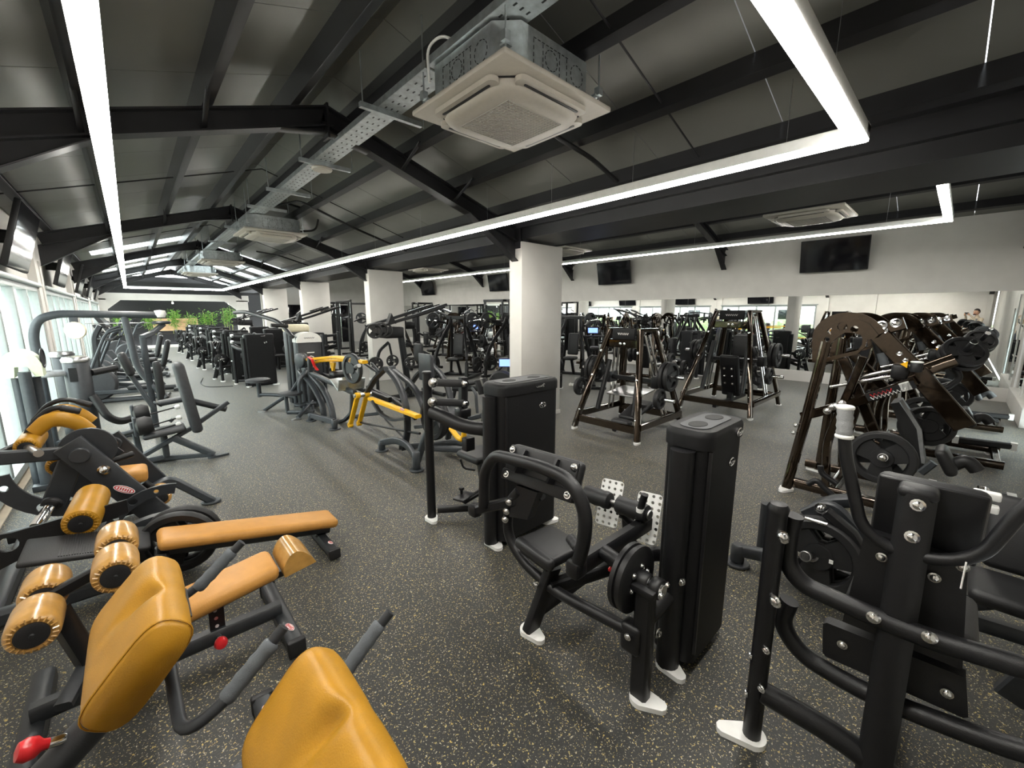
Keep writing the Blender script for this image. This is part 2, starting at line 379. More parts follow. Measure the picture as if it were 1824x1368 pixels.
for Y in FR:
    for xr, zr, xa, xb in ((XR, ZR, X0 + .02, XC0 + .1), (XR2, ZR2, XC1 - .05, X1)):
        for xe in (xa, xb):
            s = 1 if xe > xr else -1
            part('rafter', ibeam((xr, Y, zr), (xe, Y, zt(xe, xr, zr)), .17), 'beam', ce)
            # haunch at the eave and at the apex
            L = .95 if xr == XR else .6; D = .3 if xr == XR else .34
            for x0, x1, dp in ((xe, xe - s * L, D), (xr, xr + s * .5, .07)):
                z0, z1 = zt(x0, xr, zr) - .16, zt(x1, xr, zr) - .16
                part('haunch', MB().prism([(0, 0), (x1 - x0, z1 - z0), (0, -dp)], .012, (x0, Y, z0), Matrix(((1, 0, 0), (0, 0, 1), (0, 1, 0)))).rt([(x1, Y, z1), (x0, Y, z0 - dp)], .13, .012), 'beam', ce)
            for px in ((.62, -.1) if s < 0 else (2.38, 3.05)) if xr == XR else (xr + s * .75, xr + s * 1.6):
                z = zt(px, xr, zr)
                for q in (-1, 1): part('fly_brace', MB().rt([(px, Y + q * .01, z - .15), (px, Y + q * .42, z + .03)], .035, .012), 'beam', ce)
        part('apex_plate', MB().box((xr, Y, zr - .13), (.02, .15, .3)), 'beam', ce)
    part('wall_post', MB().box((X0 - .02, Y, 1.2), (.05, .14, 2.3)), 'wall', WL)
# tie rods between frames
for ya in (1.7, 6.9, 11.9, 16.9):
    for x0, x1 in ((X0, XR), (XR, XC0)): part('sag_rod', MB().tube([(x0, ya, zt(x0, XR, ZR) + .05), (x1, ya, zt(x1, XR, ZR) + .05)], .008, seg=6), 'beam', ce)
# ---- columns between the two halls
for i, Y in enumerate((4.24, 9.26, 14.28, 19.3)):
    struct('column_%d' % (i + 1), MB().box((4.52, Y + .13, 1.29), (.86, .26, 2.56), None, .006, 1).box((4.52, Y + .13, .03), (.88, .28, .06)), 'wall')
    part('cap_bracket', MB().box((4.2, Y + .13, 2.6), (.12, .2, .16)).box((4.09, Y + .13, 2.63), (.02, .2, .3)), 'beam', ce)
# ---- back of the room
struct('wall_back', MB().box(((X0 + XC1) / 2, 26.6, 1.6), (7, .2, 3.4)).box(((X0 + XC1) / 2, 25.5, 2.75), (7, .05, .5)), 'darkwall')
fr = MB().box((1.75, 25.15, 2.3), (5.7, .3, .3)).box((-.82, 25.15, 1.1), (.3, .3, 2.2)).box((4.3, 25.15, 1.1), (.5, .3, 2.2))
for x, s in ((-.67, 1), (4.05, -1)): fr.prism([(0, 0), (s * .45, 0), (0, -.4)], .28, (x, 25.15, 2.15), Matrix(((1, 0, 0), (0, 0, 1), (0, 1, 0))))
struct('trim_3', fr, 'wall', label='white painted portal frame at the back of the hall')
struct('wall_far', MB().box((8.3, 23.3, 1.9), (7, .2, 3.9)), 'wall')
struct('door_1', MB().box((6.2, 23.15, 1.0), (.95, .08, 2.0), None, .01).box((6.5, 23.1, 1.0), (.03, .06, .3)), 'darkglass')
struct('door_2', MB().box((8.4, 23.15, 1.0), (1.2, .08, 2.0), None, .01).box((8.9, 23.1, 1.0), (.03, .06, .3)), 'darkglass')
# ======================= CEILING FITTINGS =======================
def strip(pts, label, z, drops):
    t = thing('led_light', label, 'light', (*pts[0], z), 'suspended linear lights')
    P = [(x, y, z) for x, y in pts]
    for a, b in zip(P, P[1:]):
        a, b = V(a), V(b); d = (b - a).normalized()
        part('housing', MB().rt([a - d * .045, b + d * .045], .09, .07, up=(0, 0, 1), c=.004), 'white', t)
        part('diffuser', MB().rt([a - d * .044 - V((0, 0, .04)), b + d * .044 - V((0, 0, .04))], .086, .022, up=(0, 0, 1), c=.008), 'led', t)
    for x, y, zz in drops: part('suspension_wire', MB().tube([(x, y, z + .03), (x, y, zz)], .0015, seg=5), 'steel', t)
    return t
dr = [(0, y, 3.05) for y in (1.2, 3.4, 5.9, 8.4, 10.9)] + [(3.2, y, 3.03) for y in (.9, 2.0, 2.9, 3.9, 5.4, 6.9, 8.4, 10.9)] + [(2.5, .54, 3.25)]
strip([(0, 22.9), (0, .54), (3.2, .54), (3.2, 22.6), (0, 22.9)][::-1], 'long rectangle of suspended white linear lights over the main aisle', 2.62, dr)
strip([(6.3, .32), (8.87, .32), (8.87, 20)], 'suspended white linear light in front of the mirror wall', 2.95, [(8.87, y, 3.9) for y in (1, 4, 7, 10)])
strip([(6.1, 10), (6.1, 20)], 'suspended white linear light beyond the columns in the far hall', 2.95, [(6.1, y, 3.5) for y in (10.5, 13, 19)])
def cassette(x, y, z, label, body=True):
    t = thing('air_conditioner', label, 'air conditioner', (x, y, z), 'ceiling cassette units')
    part('fascia', MB().box((x, y, z + .018), (.99, .99, .036), None, .012, 2), 'acw', t)
    # raised centre panel, softly pillowed
    mb = MB(); n = 20; oc = rrect(.78, .78, .2, 7); k = len(oc); vs = []; fs = []
    for s_, dz in ((1.0, 0), (.99, -.03), (.94, -.055), (.84, -.068), (.66, -.07)): vs += [(x + a * s_, y + b * s_, z + dz) for a, b in oc]
    for i in range(4): fs += [(i * k + j, i * k + (j + 1) % k, (i + 1) * k + (j + 1) % k, (i + 1) * k + j) for j in range(k)]
    fs.append(tuple(range(4 * k, 5 * k))); mb.add(vs, fs); cp = part('centre_panel', mb, 'acw', t)
    # intake grille
    gr = MB()
    for i in range(19):
        o_ = -.2475 + i * .0275; gr.box((x + o_, y, z - .071), (.005, .5, .006)); gr.box((x, y + o_, z - .071), (.5, .005, .006))
    part('grille', gr, 'conc', cp)['kind'] = 'stuff'
    for a in range(4):
        R = rz(a * 90); c = V((x, y, z)) + R @ V((0, -.395, 0))
        part('louvre', MB().prism(rrect(.62, .085, .042), .03, c + V((0, 0, -.022)), R), 'acw', t)
        part('outlet_slot', MB().prism(rrect(.5, .018, .009), .006, c + V((0, 0, -.038)), R), 'black', t)
        part('dark_gap', MB().prism(rrect(.22, .012, .006), .006, V((x, y, z - .004)) + rz(a * 90 + 45) @ V((0, -.475, 0)), rz(a * 90 + 45)), 'black', t)
    if body:
        oc = [(.42, .3), (.3, .42), (-.3, .42), (-.42, .3), (-.42, -.3), (-.3, -.42), (.3, -.42), (.42, -.3)]
        b = part('body', MB().prism(oc, .235, (x, y, z + .15)), 'galv', t)
        for a in range(4):
            R = rz(a * 90) @ Matrix(((1, 0, 0), (0, 0, -1), (0, 1, 0)))
            f = MB(); c = V((x, y, z + .15)) + rz(a * 90) @ V((0, -.4215, 0))
            for u in (-.2, -.12, .03, .1):
                for q in range(4): f.box(c + R @ V((u, -.055 + q * .036, 0)), (.004, .022, .002), R)
            for q in range(9):
                for w_ in (-.07, .07): f.box(c + R @ V((-.19 + q * .036, w_, 0)), (.022, .004, .002), R)
            for cx, rr in ((-.045, .055), (.2, .06)):
                for q in range(12):
                    an = q * math.pi / 6; f.box(c + R @ V((cx + rr * math.cos(an), rr * math.sin(an), 0)), (.018, .004, .002), R @ Matrix.Rotation(an + math.pi / 2, 3, 'Z'))
            part('knockout_marks', f, 'black', b)['kind'] = 'stuff'
        for sx, sy in ((-1, -1), (1, -1), (1, 1), (-1, 1)):
            px, py = x + sx * .43, y + sy * .43
            part('threaded_rod', MB().tube([(px, py, z + .05), (px, py, zt(px, XR if x < 4.5 else XR2, ZR if x < 4.5 else ZR2) + .1)], .006, seg=6), 'galv', t)
            part('hanger_bracket', MB().box((px, py, z + .13), (.04, .04, .05)).box((px - sx * .02, py - sy * .02, z + .1), (.05, .05, .012)), 'galv', t)
    return t
cassette(2.13, 2.33, 2.97, 'large white cassette air conditioner nearest overhead')
cassette(2.05, 8.7, 2.97, 'second white cassette air conditioner along the ridge')
cassette(2.05, 14.2, 2.97, 'third cassette air conditioner along the ridge')
cassette(2.05, 19.0, 2.97, 'farthest cassette air conditioner along the ridge')
cassette(7.7, 1.75, 3.02, 'cassette air conditioner above the mirror wall hall', False)
cassette(7.7, 6.6, 3.02, 'cassette air conditioner partly behind the near column', False)
cassette(7.7, 12.6, 3.02, 'small cassette air conditioner between the columns', False)
# cable tray
t = thing('cable_tray', 'perforated galvanised cable tray running under the ridge', 'cable tray', (1.785, 3.6, 3.25))
ty = .2
while ty < 21:
    part('tray_length', MB().box((1.785, ty + 1.24, 3.252), (.2, 2.47, .006)).box((1.685, ty + 1.24, 3.275), (.006, 2.47, .05)).box((1.885, ty + 1.24, 3.275), (.006, 2.47, .05)), 'galv', t)
    h = MB()
    for i in range(20):
        for dx in (-.05, 0, .05): h.box((1.785 + dx, ty + .1 + i * .12, 3.2482), (.012, .03, .001))
    part('slot_holes', h, 'black', t)['kind'] = 'stuff'; ty += 2.5
for yb in (1.15, 3.45, 5.05, 6.5, 7.7, 9.8, 12, 14.5, 17):
    part('strut_channel', MB().box((1.81, yb, 3.228), (.55, .04, .04)), 'galv', t)
    for dx in (-.25, .3): part('threaded_rod', MB().tube([(1.81 + dx, yb, 3.21), (1.81 + dx, yb, zt(1.81 + dx, XR, ZR) + .1)], .005, seg=6), 'galv', t)
t = thing('wifi_access_point', 'round white disc fixed under the cable tray', 'access point', (1.785, 5.1, 3.17))
part('dish', MB().lathe((1.785, 5.1, 3.207), (0, 0, -1), [(.02, 0), (.105, .004), (.11, .015), (.1, .03), (.05, .036), (0, .037)], 24), 'acw', t)
part('status_lamp', MB().lathe((1.785, 5.07, 3.17), (0, 0, -1), [(.006, 0), (.004, .003)], 8), 'green', t)
# pipes and hoses
def pipe(pts, label, r=.014, m='rubber', name='pipe'): return tag(part(name, MB().tube(pts, r, .12, 8), m), label, 'pipe')
pipe([(2.55, 2.3, 3.06), (2.75, 2.5, 3.06), (3.3, 2.5, 3.0), (4.05, 2.5, 2.8)], 'black lagged pipe leaving the nearest air conditioner', .02)
pipe([(1.95, 8.1, 3.35), (2.2, 7.4, 3.36), (3.0, 7.35, 3.06), (4.0, 7.3, 2.75)], 'black pipe crossing the roof before the second air conditioner', .018)
pipe([(2.5, 8.6, 3.1), (2.78, 8.5, 3.12), (2.8, 8.3, 3.4), (2.2, 8.0, 3.42)], 'black hose looping beside the second air conditioner', .018)
pipe([(2.5, 12.1, 3.1), (3.0, 12.1, 3.05), (4.0, 12.1, 2.76)], 'black pipe running down the slope near the third air conditioner', .018)
pipe([(1.66, 2.62, 3.12), (1.655, 2.63, 3.33), (1.68, 2.5, 3.36), (1.72, 2.36, 3.27)], 'white cable looping down beside the nearest air conditioner', .009, 'white', 'cable')
# ---- televisions
def tv(c, n, label, group, w=1.2, h=.69):
    t = thing('television', label, 'television', c, group); R = rot(n); c = V(c); n = V(n).normalized()
    part('casing', MB().box(c, (w, h, .05), R, .008, 1), 'rubber', t)
    part('screen', MB().box(c + n * .026, (w - .025, h - .03, .004), R), 'darkglass', t)
    b = c - n * .03; sx = 1 if n.x < 0 else -1
    part('bracket', MB().rt([b, (X1 - .01 if sx > 0 else XW + .01, c.y, c.z + .02)], .1, .14), 'black', t)
    return t
g_ = 'wall televisions over the mirrors'
for y, l in ((2.07, 'large black wall television on the right, nearest one over the mirrors'), (7.62, 'black wall television just right of the near column'), (13.2, 'black wall television just left of the near column'), (18.75, 'farthest black wall television over the mirrors')):
    tv((11.36, y, 2.83), (-1, -.0, -.2), l, g_)
for y, l in ((7.15, 'tilted television over the window at the left edge'), (11.1, 'second tilted television above the windows'), (14.9, 'third tilted television above the windows'), (18.4, 'fourth tilted television above the windows'), (22, 'farthest tilted television above the windows')):
    tv((-.78, y, 2.4), (1, 0, -.28), l, 'televisions over the windows')
# ---- planters and bamboo against the black wall
for i, (x, w) in enumerate(((-.1, 1.5), (1.65, 1.55), (3.35, 1.5))):
    l = ['left', 'middle', 'right'][i]
    part('planter', MB(), 'black') if 0 else None
    t = thing('planter', 'black trough planter at the back, %s of three' % l, 'planter', (x, 25.9, 0), 'trough planters')
    part('trough', MB().box((x, 25.9, .3), (w, .45, .58), None, .01, 1), 'black', t)
    part('soil', MB().box((x, 25.9, .585), (w - .06, .4, .02)), 'rubber', t)
def bamboo(x, y, h, label, n):
    t = thing('bamboo', label, 'plant', (x, y, .58), 'bamboo plants')
    st = MB(); lf = MB()
    for i in range(n):
        a = random.uniform(0, 6.28); r = random.uniform(.02, .16); bx, by = x + r * math.cos(a) * 1.6, y + r * math.sin(a) * .6; hh = h * random.uniform(.75, 1)
        tx, tyy = bx + random.uniform(-.12, .12), by + random.uniform(-.08, .08)
        st.tube([(bx, by, .56), (tx, tyy, .56 + hh)], .009, seg=5)
        for k in range(80):
            f = random.uniform(.3, 1.0) ** .7; p = V((bx + (tx - bx) * f, by + (tyy - by) * f, .56 + hh * f))
            d = V((random.uniform(-1, 1), random.uniform(-1, 1), random.uniform(-.7, .5))).normalized(); p += d * random.uniform(.03, .18)
            s = d.cross(V((random.uniform(-1, 1), random.uniform(-1, 1), 1))).normalized() * random.uniform(.012, .02); L = random.uniform(.09, .16)
            lf.add([p, p + d * L * .4 + s, p + d * L, p + d * L * .4 - s], [(0, 1, 2, 3)])
    part('stems', st, 'stem', t); o_ = part('foliage', lf, 'leaf', t); o_['kind'] = 'stuff'
for x, h, l, n in ((-.3, 1.0, 'leafy bamboo left of the wooden board', 5), (.75, 1.05, 'bamboo clump at the left edge of the wooden board', 4), (1.55, 1.2, 'tall bamboo clump over the middle of the wooden board', 7), (2.15, .95, 'bamboo clump at the right of the wooden board', 4), (2.95, 1.2, 'bright bamboo clump right of the wooden board', 6), (3.75, 1.3, 'bamboo clump nearest the right portal post', 6)): bamboo(x, 25.9, h, l, n)
t = thing('notice_board', 'light wooden board hanging behind the bamboo', 'board', (1.6, 26.45, .9))
for k in range(3): part('plank', MB().box((1.65, 26.45, .82 + k * .2), (1.75, .04, .194), None, .004, 1), 'wood', t)
for x, l in ((-.45, 'left'), (1.55, 'middle'), (3.75, 'right')):
    t = thing('spotlight', 'small white spotlight under the portal beam, %s of three' % l, 'lamp', (x, 25.2, 2.05), 'portal spotlights')
    part('head', MB().lathe((x, 25.2, 2.12), (0, -.5, -1), [(.02, 0), (.04, .02), (.045, .09), (.04, .1)], 12), 'white', t)
    part('lens', MB().lathe(V((x, 25.2, 2.12)) + V((0, -.5, -1)).normalized() * .1, (0, -.5, -1), [(.036, 0), (.02, .006)], 12), 'lampw', t)
    part('stem', MB().tube([(x, 25.2, 2.15), (x, 25.2, 2.11)], .01, seg=6), 'white', t)
# ======================= TAN BENCHES ON THE LEFT =======================
def roller(a, b, parent, r=.062, m='tanwrap'):
    "leather roller with gathered ends and black end discs"
    a, b = V(a), V(b); L = (b - a).length
    o = part('roller', MB().lathe(a, b - a, [(r * .62, .004), (r * .8, 0), (r * .96, .008), (r, .025), (r * 1.01, L / 2), (r, L - .025), (r * .96, L - .008), (r * .8, 0 + L), (r * .62, L - .004)], 28), m, parent)
    for p, d in ((a, a - b), (b, b - a)):
        part('end_disc', MB().lathe(p, d, [(r * .62, -.006), (r * .62, .004), (r * .5, .006), (r * .12, .004), (r * .08, .01), (0, .01)], 20), 'rubber', o)
    # gathers where the cover is drawn in
    g_ = MB(); d, s, u = frame(a - b)
    for i in range(22):
        an = i * 2 * math.pi / 22; c = s * math.cos(an) + u * math.sin(an); g_.tube([a + c * r * .68 + d * .001, a + c * r * .9 - d * .002], .003, seg=4)
    part('gathers', g_, m, o)['kind'] = 'stuff'
    return o
def oval_badge(p, n, up, parent, w=.07, h=.028, m='red'):
    R = rot(n, up); n = V(n).normalized()
    o = part('badge', MB().prism([(w / 2 * math.cos(i * math.pi / 8), h / 2 * math.sin(i * math.pi / 8)) for i in range(16)], .002, V(p) + n * .001, R), 'white', parent, 'oval red and white badge')
    part('badge_rim', MB().prism([(w / 2 * .92 * math.cos(i * math.pi / 8), h / 2 * .86 * math.sin(i * math.pi / 8)) for i in range(16)], .002, V(p) + n * .0018, R), m, o)
    part('badge_field', MB().prism([(w / 2 * .8 * math.cos(i * math.pi / 8), h / 2 * .68 * math.sin(i * math.pi / 8)) for i in range(16)], .002, V(p) + n * .0026, R), 'white', o)
    lt = MB()
    for i in range(6): lt.box(V(p) + n * .0042 + R @ V(((i - 2.5) * w * .11, 0, 0)), (w * .06, h * .4, .001), R)
    part('badge_letters', lt, m, o)['kind'] = 'stuff'
def knob(p, d, parent):
    o = part('knob_collar', MB().lathe(p, d, [(.012, 0), (.014, .01), (.012, .03)], 12), 'chrome', parent)
    part('knob', MB().lathe(V(p) + V(d).normalized() * .03, d, [(.012, 0), (.014, .012), (.024, .022), (.027, .04), (.02, .055), (0, .06)], 16), 'red', o, 'red pull knob')
def bench_pad(a, b, w, th, parent, m='tanlight', up=(0, 0, 1), name='pad', r=.03):
    "pad whose underside centre runs a-b"
    a, b = V(a), V(b); d, s, u = frame(b - a, up); R = Matrix((d, s, u)).transposed()
    o = part(name, MB().box((a + b) / 2 + u * th / 2, ((b - a).length, w, th), R, r, 3), m, parent)
    c = (a + b) / 2 + u * (th - r * .9)
    sm = MB(); L = (b - a).length / 2 - .002; h = w / 2 + .0006
    sm.tube([c - d * L * .97 - s * h, c + d * L * .97 - s * h], .0022, seg=4)
    part('seam', sm, 'tan' if m == 'tanlight' else m, o)
    return o
def foam_grip(a, b, parent, r=.021, m='foam', name='grip'):
    a, b = V(a), V(b); L = (b - a).length; n = 9
    return part(name, MB().lathe(a, b - a, [(r * .8, 0)] + [(r * (1 + .07 * math.sin(i * 2.4)), .006 + (L - .012) * i / n) for i in range(n + 1)] + [(r * .8, L)], 12), m, parent)

# ---- long flat bench
t = thing('flat_bench', 'long narrow tan bench, pad running level to the right', 'bench', (.4, 2.87, 0))
a, b = (-0.040, 2.870, 0.330), (0.900, 2.870, 0.120)
bench_pad(a, b, .22, .065, t, 'tanlight')
part('frame_beam', MB().rt([V(a) + V((.0, 0, -.03)), V(b) + V((-.03, 0, -.03))], .05, .06), 'char', t)
lx = b[0] - .09
part('leg', MB().rt([(lx, 2.87, b[2] - .05), (lx, 2.87, .06)], .05, .07, up=(1, 0, 0)), 'char', t)
part('foot_bar', MB().rt([(lx, 2.6, .04), (lx, 3.16, .04)], .065, .06), 'char', t)
for y in (2.6, 3.16): part('end_cap', MB().box((lx, y, .04), (.072, .03, .068), None, .008), 'rubber', t)
oval_badge((lx + .01, 2.7, .071), (0, 0, 1), (1, .2, 0), t, .05, .024)
for dy in (-.13, .13): part('end_leg', MB().rt([(a[0] + .02, 2.87 + dy * .3, a[2] - .04), (a[0] - .02, 2.87 + dy, .03)], .05, .05), 'char', t)
rr = [(-0.290, 2.980, 0.640), (-0.270, 2.720, 0.630)]

# ---- decline sit-up bench with rollers
t = thing('situp_bench', 'tan decline sit-up bench with round headrest and paired rollers', 'bench', (.2, 2.2, 0))
a, b = (-0.030, 2.200, 0.260), (0.400, 2.200, 0.320)
pd = bench_pad(a, b, .23, .075, t, 'tanlight', r=.034)
d = (V(b) - V(a)).normalized(); u = frame(d)[2]
# headrest: half-round bolster wrapped in film
hb = V(b) + d * .012
n = 14; prof = [(0, -.0)] + [(.15 * i / n, .105 * math.sin(math.pi * min(1, .08 + .92 * i / n)) ** .75) for i in range(n + 1)] + [(.15, 0)]
part('headrest', MB().prism(prof, .21, hb - u * .005, Matrix((d, u, frame(d)[1])).transposed()), 'tanwrap', t, 'tan headrest in clear film')
bench_pad(V(a) - d * .22, V(a) - d * .02, .22, .07, t, 'tanlight', name='seat_pad', r=.034)
part('pad_rail', MB().rt([V(a) - d * .2 - u * .025, V(b) + d * .1 - u * .025], .05, .045), 'black', t)
part('main_beam', MB().rt([(-.45, 2.2, .1), (.4, 2.2, .1)], .06, .07), 'char', t)
part('foot_bar', MB().rt([(.4, 1.93, .045), (.4, 2.5, .045)], .07, .075), 'char', t)
for y in (1.935, 2.5): part('end_cap', MB().box((.4, y, .045), (.078, .03, .082), None, .008), 'rubber', t)
oval_badge((.4, 2.04, .084), (0, 0, 1), (1, .2, 0), t)
part('rear_foot_bar', MB().rt([(-.45, 1.95, .045), (-.45, 2.5, .045)], .07, .075), 'char', t)
m_ = (V(a) * .62 + V(b) * .38)
part('adjuster_arc', MB().rt([m_ - u * .04, (m_.x, 2.2, .08)], .012, .06, up=(1, 0, 0)), 'black', t)
for k in range(4): part('pin_hole', MB().cyl((m_.x, 2.192, .15 + k * .04), (m_.x, 2.19, .15 + k * .04), .008, seg=8), 'steel', t)
knob((m_.x, 2.17, .11), (0, -1, .1), t)
kr = V((-0.150, 2.200, 0.640)); ar = V((-0.360, 2.150, 0.550))
part('roller_stem', MB().rt([(V(a) - d * .14 - u * .03), kr], .05, .05).rt([kr + V((.02, 0, -.02)), ar + V((0, .02, 0))], .035, .045), 'black', t)
part('ankle_stem', MB().rt([ar + V((.03, 0, -.03)), (ar.x + .1, 2.2, .12)], .07, .06), 'black', t)
part('foot_rest', MB().rt([(ar.x + .02, 2.02, .2), (ar.x + .12, 2.3, .26)], .05, .035), 'char', t)
for c in (kr, ar):
    part('axle', MB().cyl(c - V((0, .2, 0)), c + V((0, .2, 0)), .012), 'steel', t)
    roller(c + V((0, -.2, 0)), c + V((0, -.035, 0)), t, .068); roller(c + V((0, .035, 0)), c + V((0, .2, 0)), t, .068)

# ---- back-extension benches: one big pad each
def hyper(P, label, lean=48):
    t = thing('hyperextension_bench', label, 'bench', (P[0] - .2, P[1], 0), 'hyperextension benches'); P = V(P)
    an = math.radians(lean); L = V((math.cos(an), 0, math.sin(an))); N = V((-math.sin(an), 0, math.cos(an))); Yv = V((0, 1, 0))
    vs = []; fs = []; n, m = 28, 28; W, A, B = .205, .135, .06
    for j in range(m + 1):
        f = -1 + 2 * j / m; k = (1 - abs(f) ** 6) ** .5 * .1 + .9 if abs(f) < 1 else .9
        y = f * W
        for i in range(n):
            th = 2 * math.pi * i / n; c, s_ = math.cos(th), math.sin(th)
            uu = A * math.copysign(abs(c) ** .45, c) * k; vv = B * math.copysign(abs(s_) ** .7, s_) * (k * .9 + .1)
            # hollow in the upper edge, pinched towards the middle
            dent = math.exp(-((f + .12 * c) / .13) ** 2) * max(0, c) ** .5 * (1.12 - abs(c)) * 1.6
            uu -= dent * .006; vv += (math.exp(-((f - .3) / .2) ** 2) * .008 * max(0, c) - dent * .05) * max(0, s_)
            vs.append(P + L * uu + N * vv + Yv * y)
    for j in range(m):
        for i in range(n): fs.append((j * n + i, j * n + (i + 1) % n, (j + 1) * n + (i + 1) % n, (j + 1) * n + i))
    fs += [tuple(reversed(range(n))), tuple(range(m * n, (m + 1) * n))]
    pad = part('thigh_pad', MB().add(vs, fs), 'tan', t, 'big tan leather pad with a pinched hollow', smooth=80)
    se = MB()
    for y in (-W * .93,):
        pts = []
        for i in range(n + 1):
            th = 2 * math.pi * i / n; c, s_ = math.cos(th), math.sin(th)
            pts.append(P + L * A * .985 * math.copysign(abs(c) ** .45, c) + N * B * .99 * math.copysign(abs(s_) ** .7, s_) + Yv * y)
        se.tube(pts, .0022, seg=4)
    part('seam', se, 'tan', pad)
    base = P - N * .06; q = V((P.x - .42, P.y, P.z - .42 - .0))
    part('pad_plate', MB().box(P - N * .062, (.2, .16, .012), Matrix((L, Yv, N)).transposed()), 'black', t)
    top = P - N * .09 - L * .05; low = V((P.x - .62, P.y, .08))
    mid = top * .84 + low * .16
    part('post', MB().tube([low, mid], .042, seg=16), 'char', t)
    part('post_collar', MB().tube([mid - (mid - low).normalized() * .015, mid], .046, seg=16), 'steel', t)
    part('inner_post', MB().tube([mid, top], .026, seg=12), 'black', t)
    dd = (top - mid).normalized()
    for k in range(2): part('pin_hole', MB().cyl(mid + dd * (.02 + k * .03) + V((0, -.026, 0)), mid + dd * (.02 + k * .03) + V((0, -.0275, 0)), .008, seg=8), 'steel', t)
    knob(mid - dd * .09 + V((-.026, -.01, .026)), (-.8, -.15, .35), t)
    part('base_beam', MB().rt([(P.x - .75, P.y, .05), (P.x + .3, P.y, .05)], .07, .07), 'char', t)
    for x in (P.x - .75, P.x + .3):
        part('foot_bar', MB().rt([(x, P.y - .27, .045), (x, P.y + .27, .045)], .07, .07), 'char', t)
        for y in (P.y - .27, P.y + .27): part('end_cap', MB().box((x, y, .045), (.078, .03, .078), None, .008), 'rubber', t)
    part('foot_plate', MB().box((P.x - .68, P.y, .16), (.02, .4, .2), Matrix.Rotation(math.radians(-30), 3, 'Y'), .004), 'black', t)
    part('handle_bar', MB().tube([top + V((.02, -.05, 0)), P + V((.06, -.3, -.14)), P + V((.16, -.3, -.1)), P + V((.3, -.29, .02))], .015, .05), 'char', t)
    part('handle_bar', MB().tube([top + V((.02, .05, 0)), P + V((.06, .3, -.14)), P + V((.16, .3, -.1)), P + V((.3, .29, .02))], .015, .05), 'char', t)
    for s_ in (-.295, .295): foam_grip(P + V((.15, s_, -.105)), P + V((.27, s_, -.005)), t)
    oval_badge((P.x + .3, P.y + .17, .0815), (0, 0, 1), (1, .2, 0), t)
    return t
hyper((-.085, 1.46, .72), 'back-extension bench with tan pad beside the sit-up bench')
hyper((.178, .775, .685), 'nearest back-extension bench, tan pad cut by the bottom edge')

# ---- plate-loaded hip machine
t = thing('hip_machine', 'charcoal plate-loaded hip machine with curved tan shoulder pads', 'gym machine', (-.2, 3.9, 0))
YN, YF = 3.7, 4.25
for Y, o in ((YN, 0), (YF, 1)):
    p0, p1 = ((-0.380, 3.700, 0.790), (0.010, 3.700, 0.140)) if not o else ((-0.230, 4.250, 0.680), (0.000, 4.250, 0.250))
    part('lever_arm', MB().rt([p0, p1], .15, .045, up=(0, 1, 0), c=.004), 'char', t)
    pv = V(p0) * .88 + V(p1) * .12
    part('pivot_boss', MB().cyl(pv + V((0, -.05, 0)), pv + V((0, .05, 0)), .05, .006), 'char', t)
p = V((-0.300, 3.780, 0.720)); part('cam_disc', MB().cyl(p + V((0, -.012, 0)), p + V((0, .012, 0)), .14, .003, 28), 'char', t)
bolt((-0.240, 3.670, 0.590), (0, -1, 0), t, .022); bolt((-0.210, 4.200, 0.630), (0, -1, 0), t, .024)
oval_badge((-0.160, 3.640, 0.440), (0, -1, 0), (.7, 0, 1), t, .12, .045)
part('cross_beam', MB().rt([(-0.720, 3.750, 0.760), (-0.370, 3.750, 0.720)], .05, .08, up=(0, 0, 1)), 'char', t)
def quarter(cx, cy, cz, Y, r0, r1, a0, a1, th, nm, holes=()):
    o = [(r1 * math.cos(math.radians(a0 + (a1 - a0) * i / 12)), r1 * math.sin(math.radians(a0 + (a1 - a0) * i / 12))) for i in range(13)]
    o += [(r0 * math.cos(math.radians(a1 + (a0 - a1) * i / 12)), r0 * math.sin(math.radians(a1 + (a0 - a1) * i / 12))) for i in range(13)]
    hs = [circ((r0 + r1) / 2 * math.cos(math.radians(a)), (r0 + r1) / 2 * math.sin(math.radians(a)), rr_, 12) for a, rr_ in holes]
    return part(nm, MB().prism(o, th, (cx, Y, cz), Matrix(((1, 0, 0), (0, 0, -1), (0, 1, 0))), hs), 'char', t)
quarter(-.38, 0, .66, 3.8, .27, .37, 185, 275, .02, 'side_plate', ((200, .02), (240, .034)))
quarter(.02, 0, .1, 3.6, .26, .33, 75, 170, .02, 'side_plate', ((95, .014), (120, .024), (145, .016)))
quarter(-.02, 0, .02, 3.2, .3, .36, 48, 140, .05, 'frame_arch')
part('strut', MB().rt([(-0.380, 3.800, 0.670), (-0.500, 3.800, 0.380)], .12, .05, up=(0, 1, 0)), 'char', t)
part('rear_strut', MB().rt([(-0.330, 4.200, 0.470), (-0.450, 4.200, 0.290)], .14, .05, up=(0, 1, 0)), 'char', t)
a, b = V((-0.490, 3.750, 0.420)), V((-0.560, 3.600, 0.340))
part('plate_horn', MB().cyl(a, b, .03, .004), 'chrome', t); part('horn_collar', MB().cyl(a, a + (b - a) * .12, .05, .004), 'rubber', t)
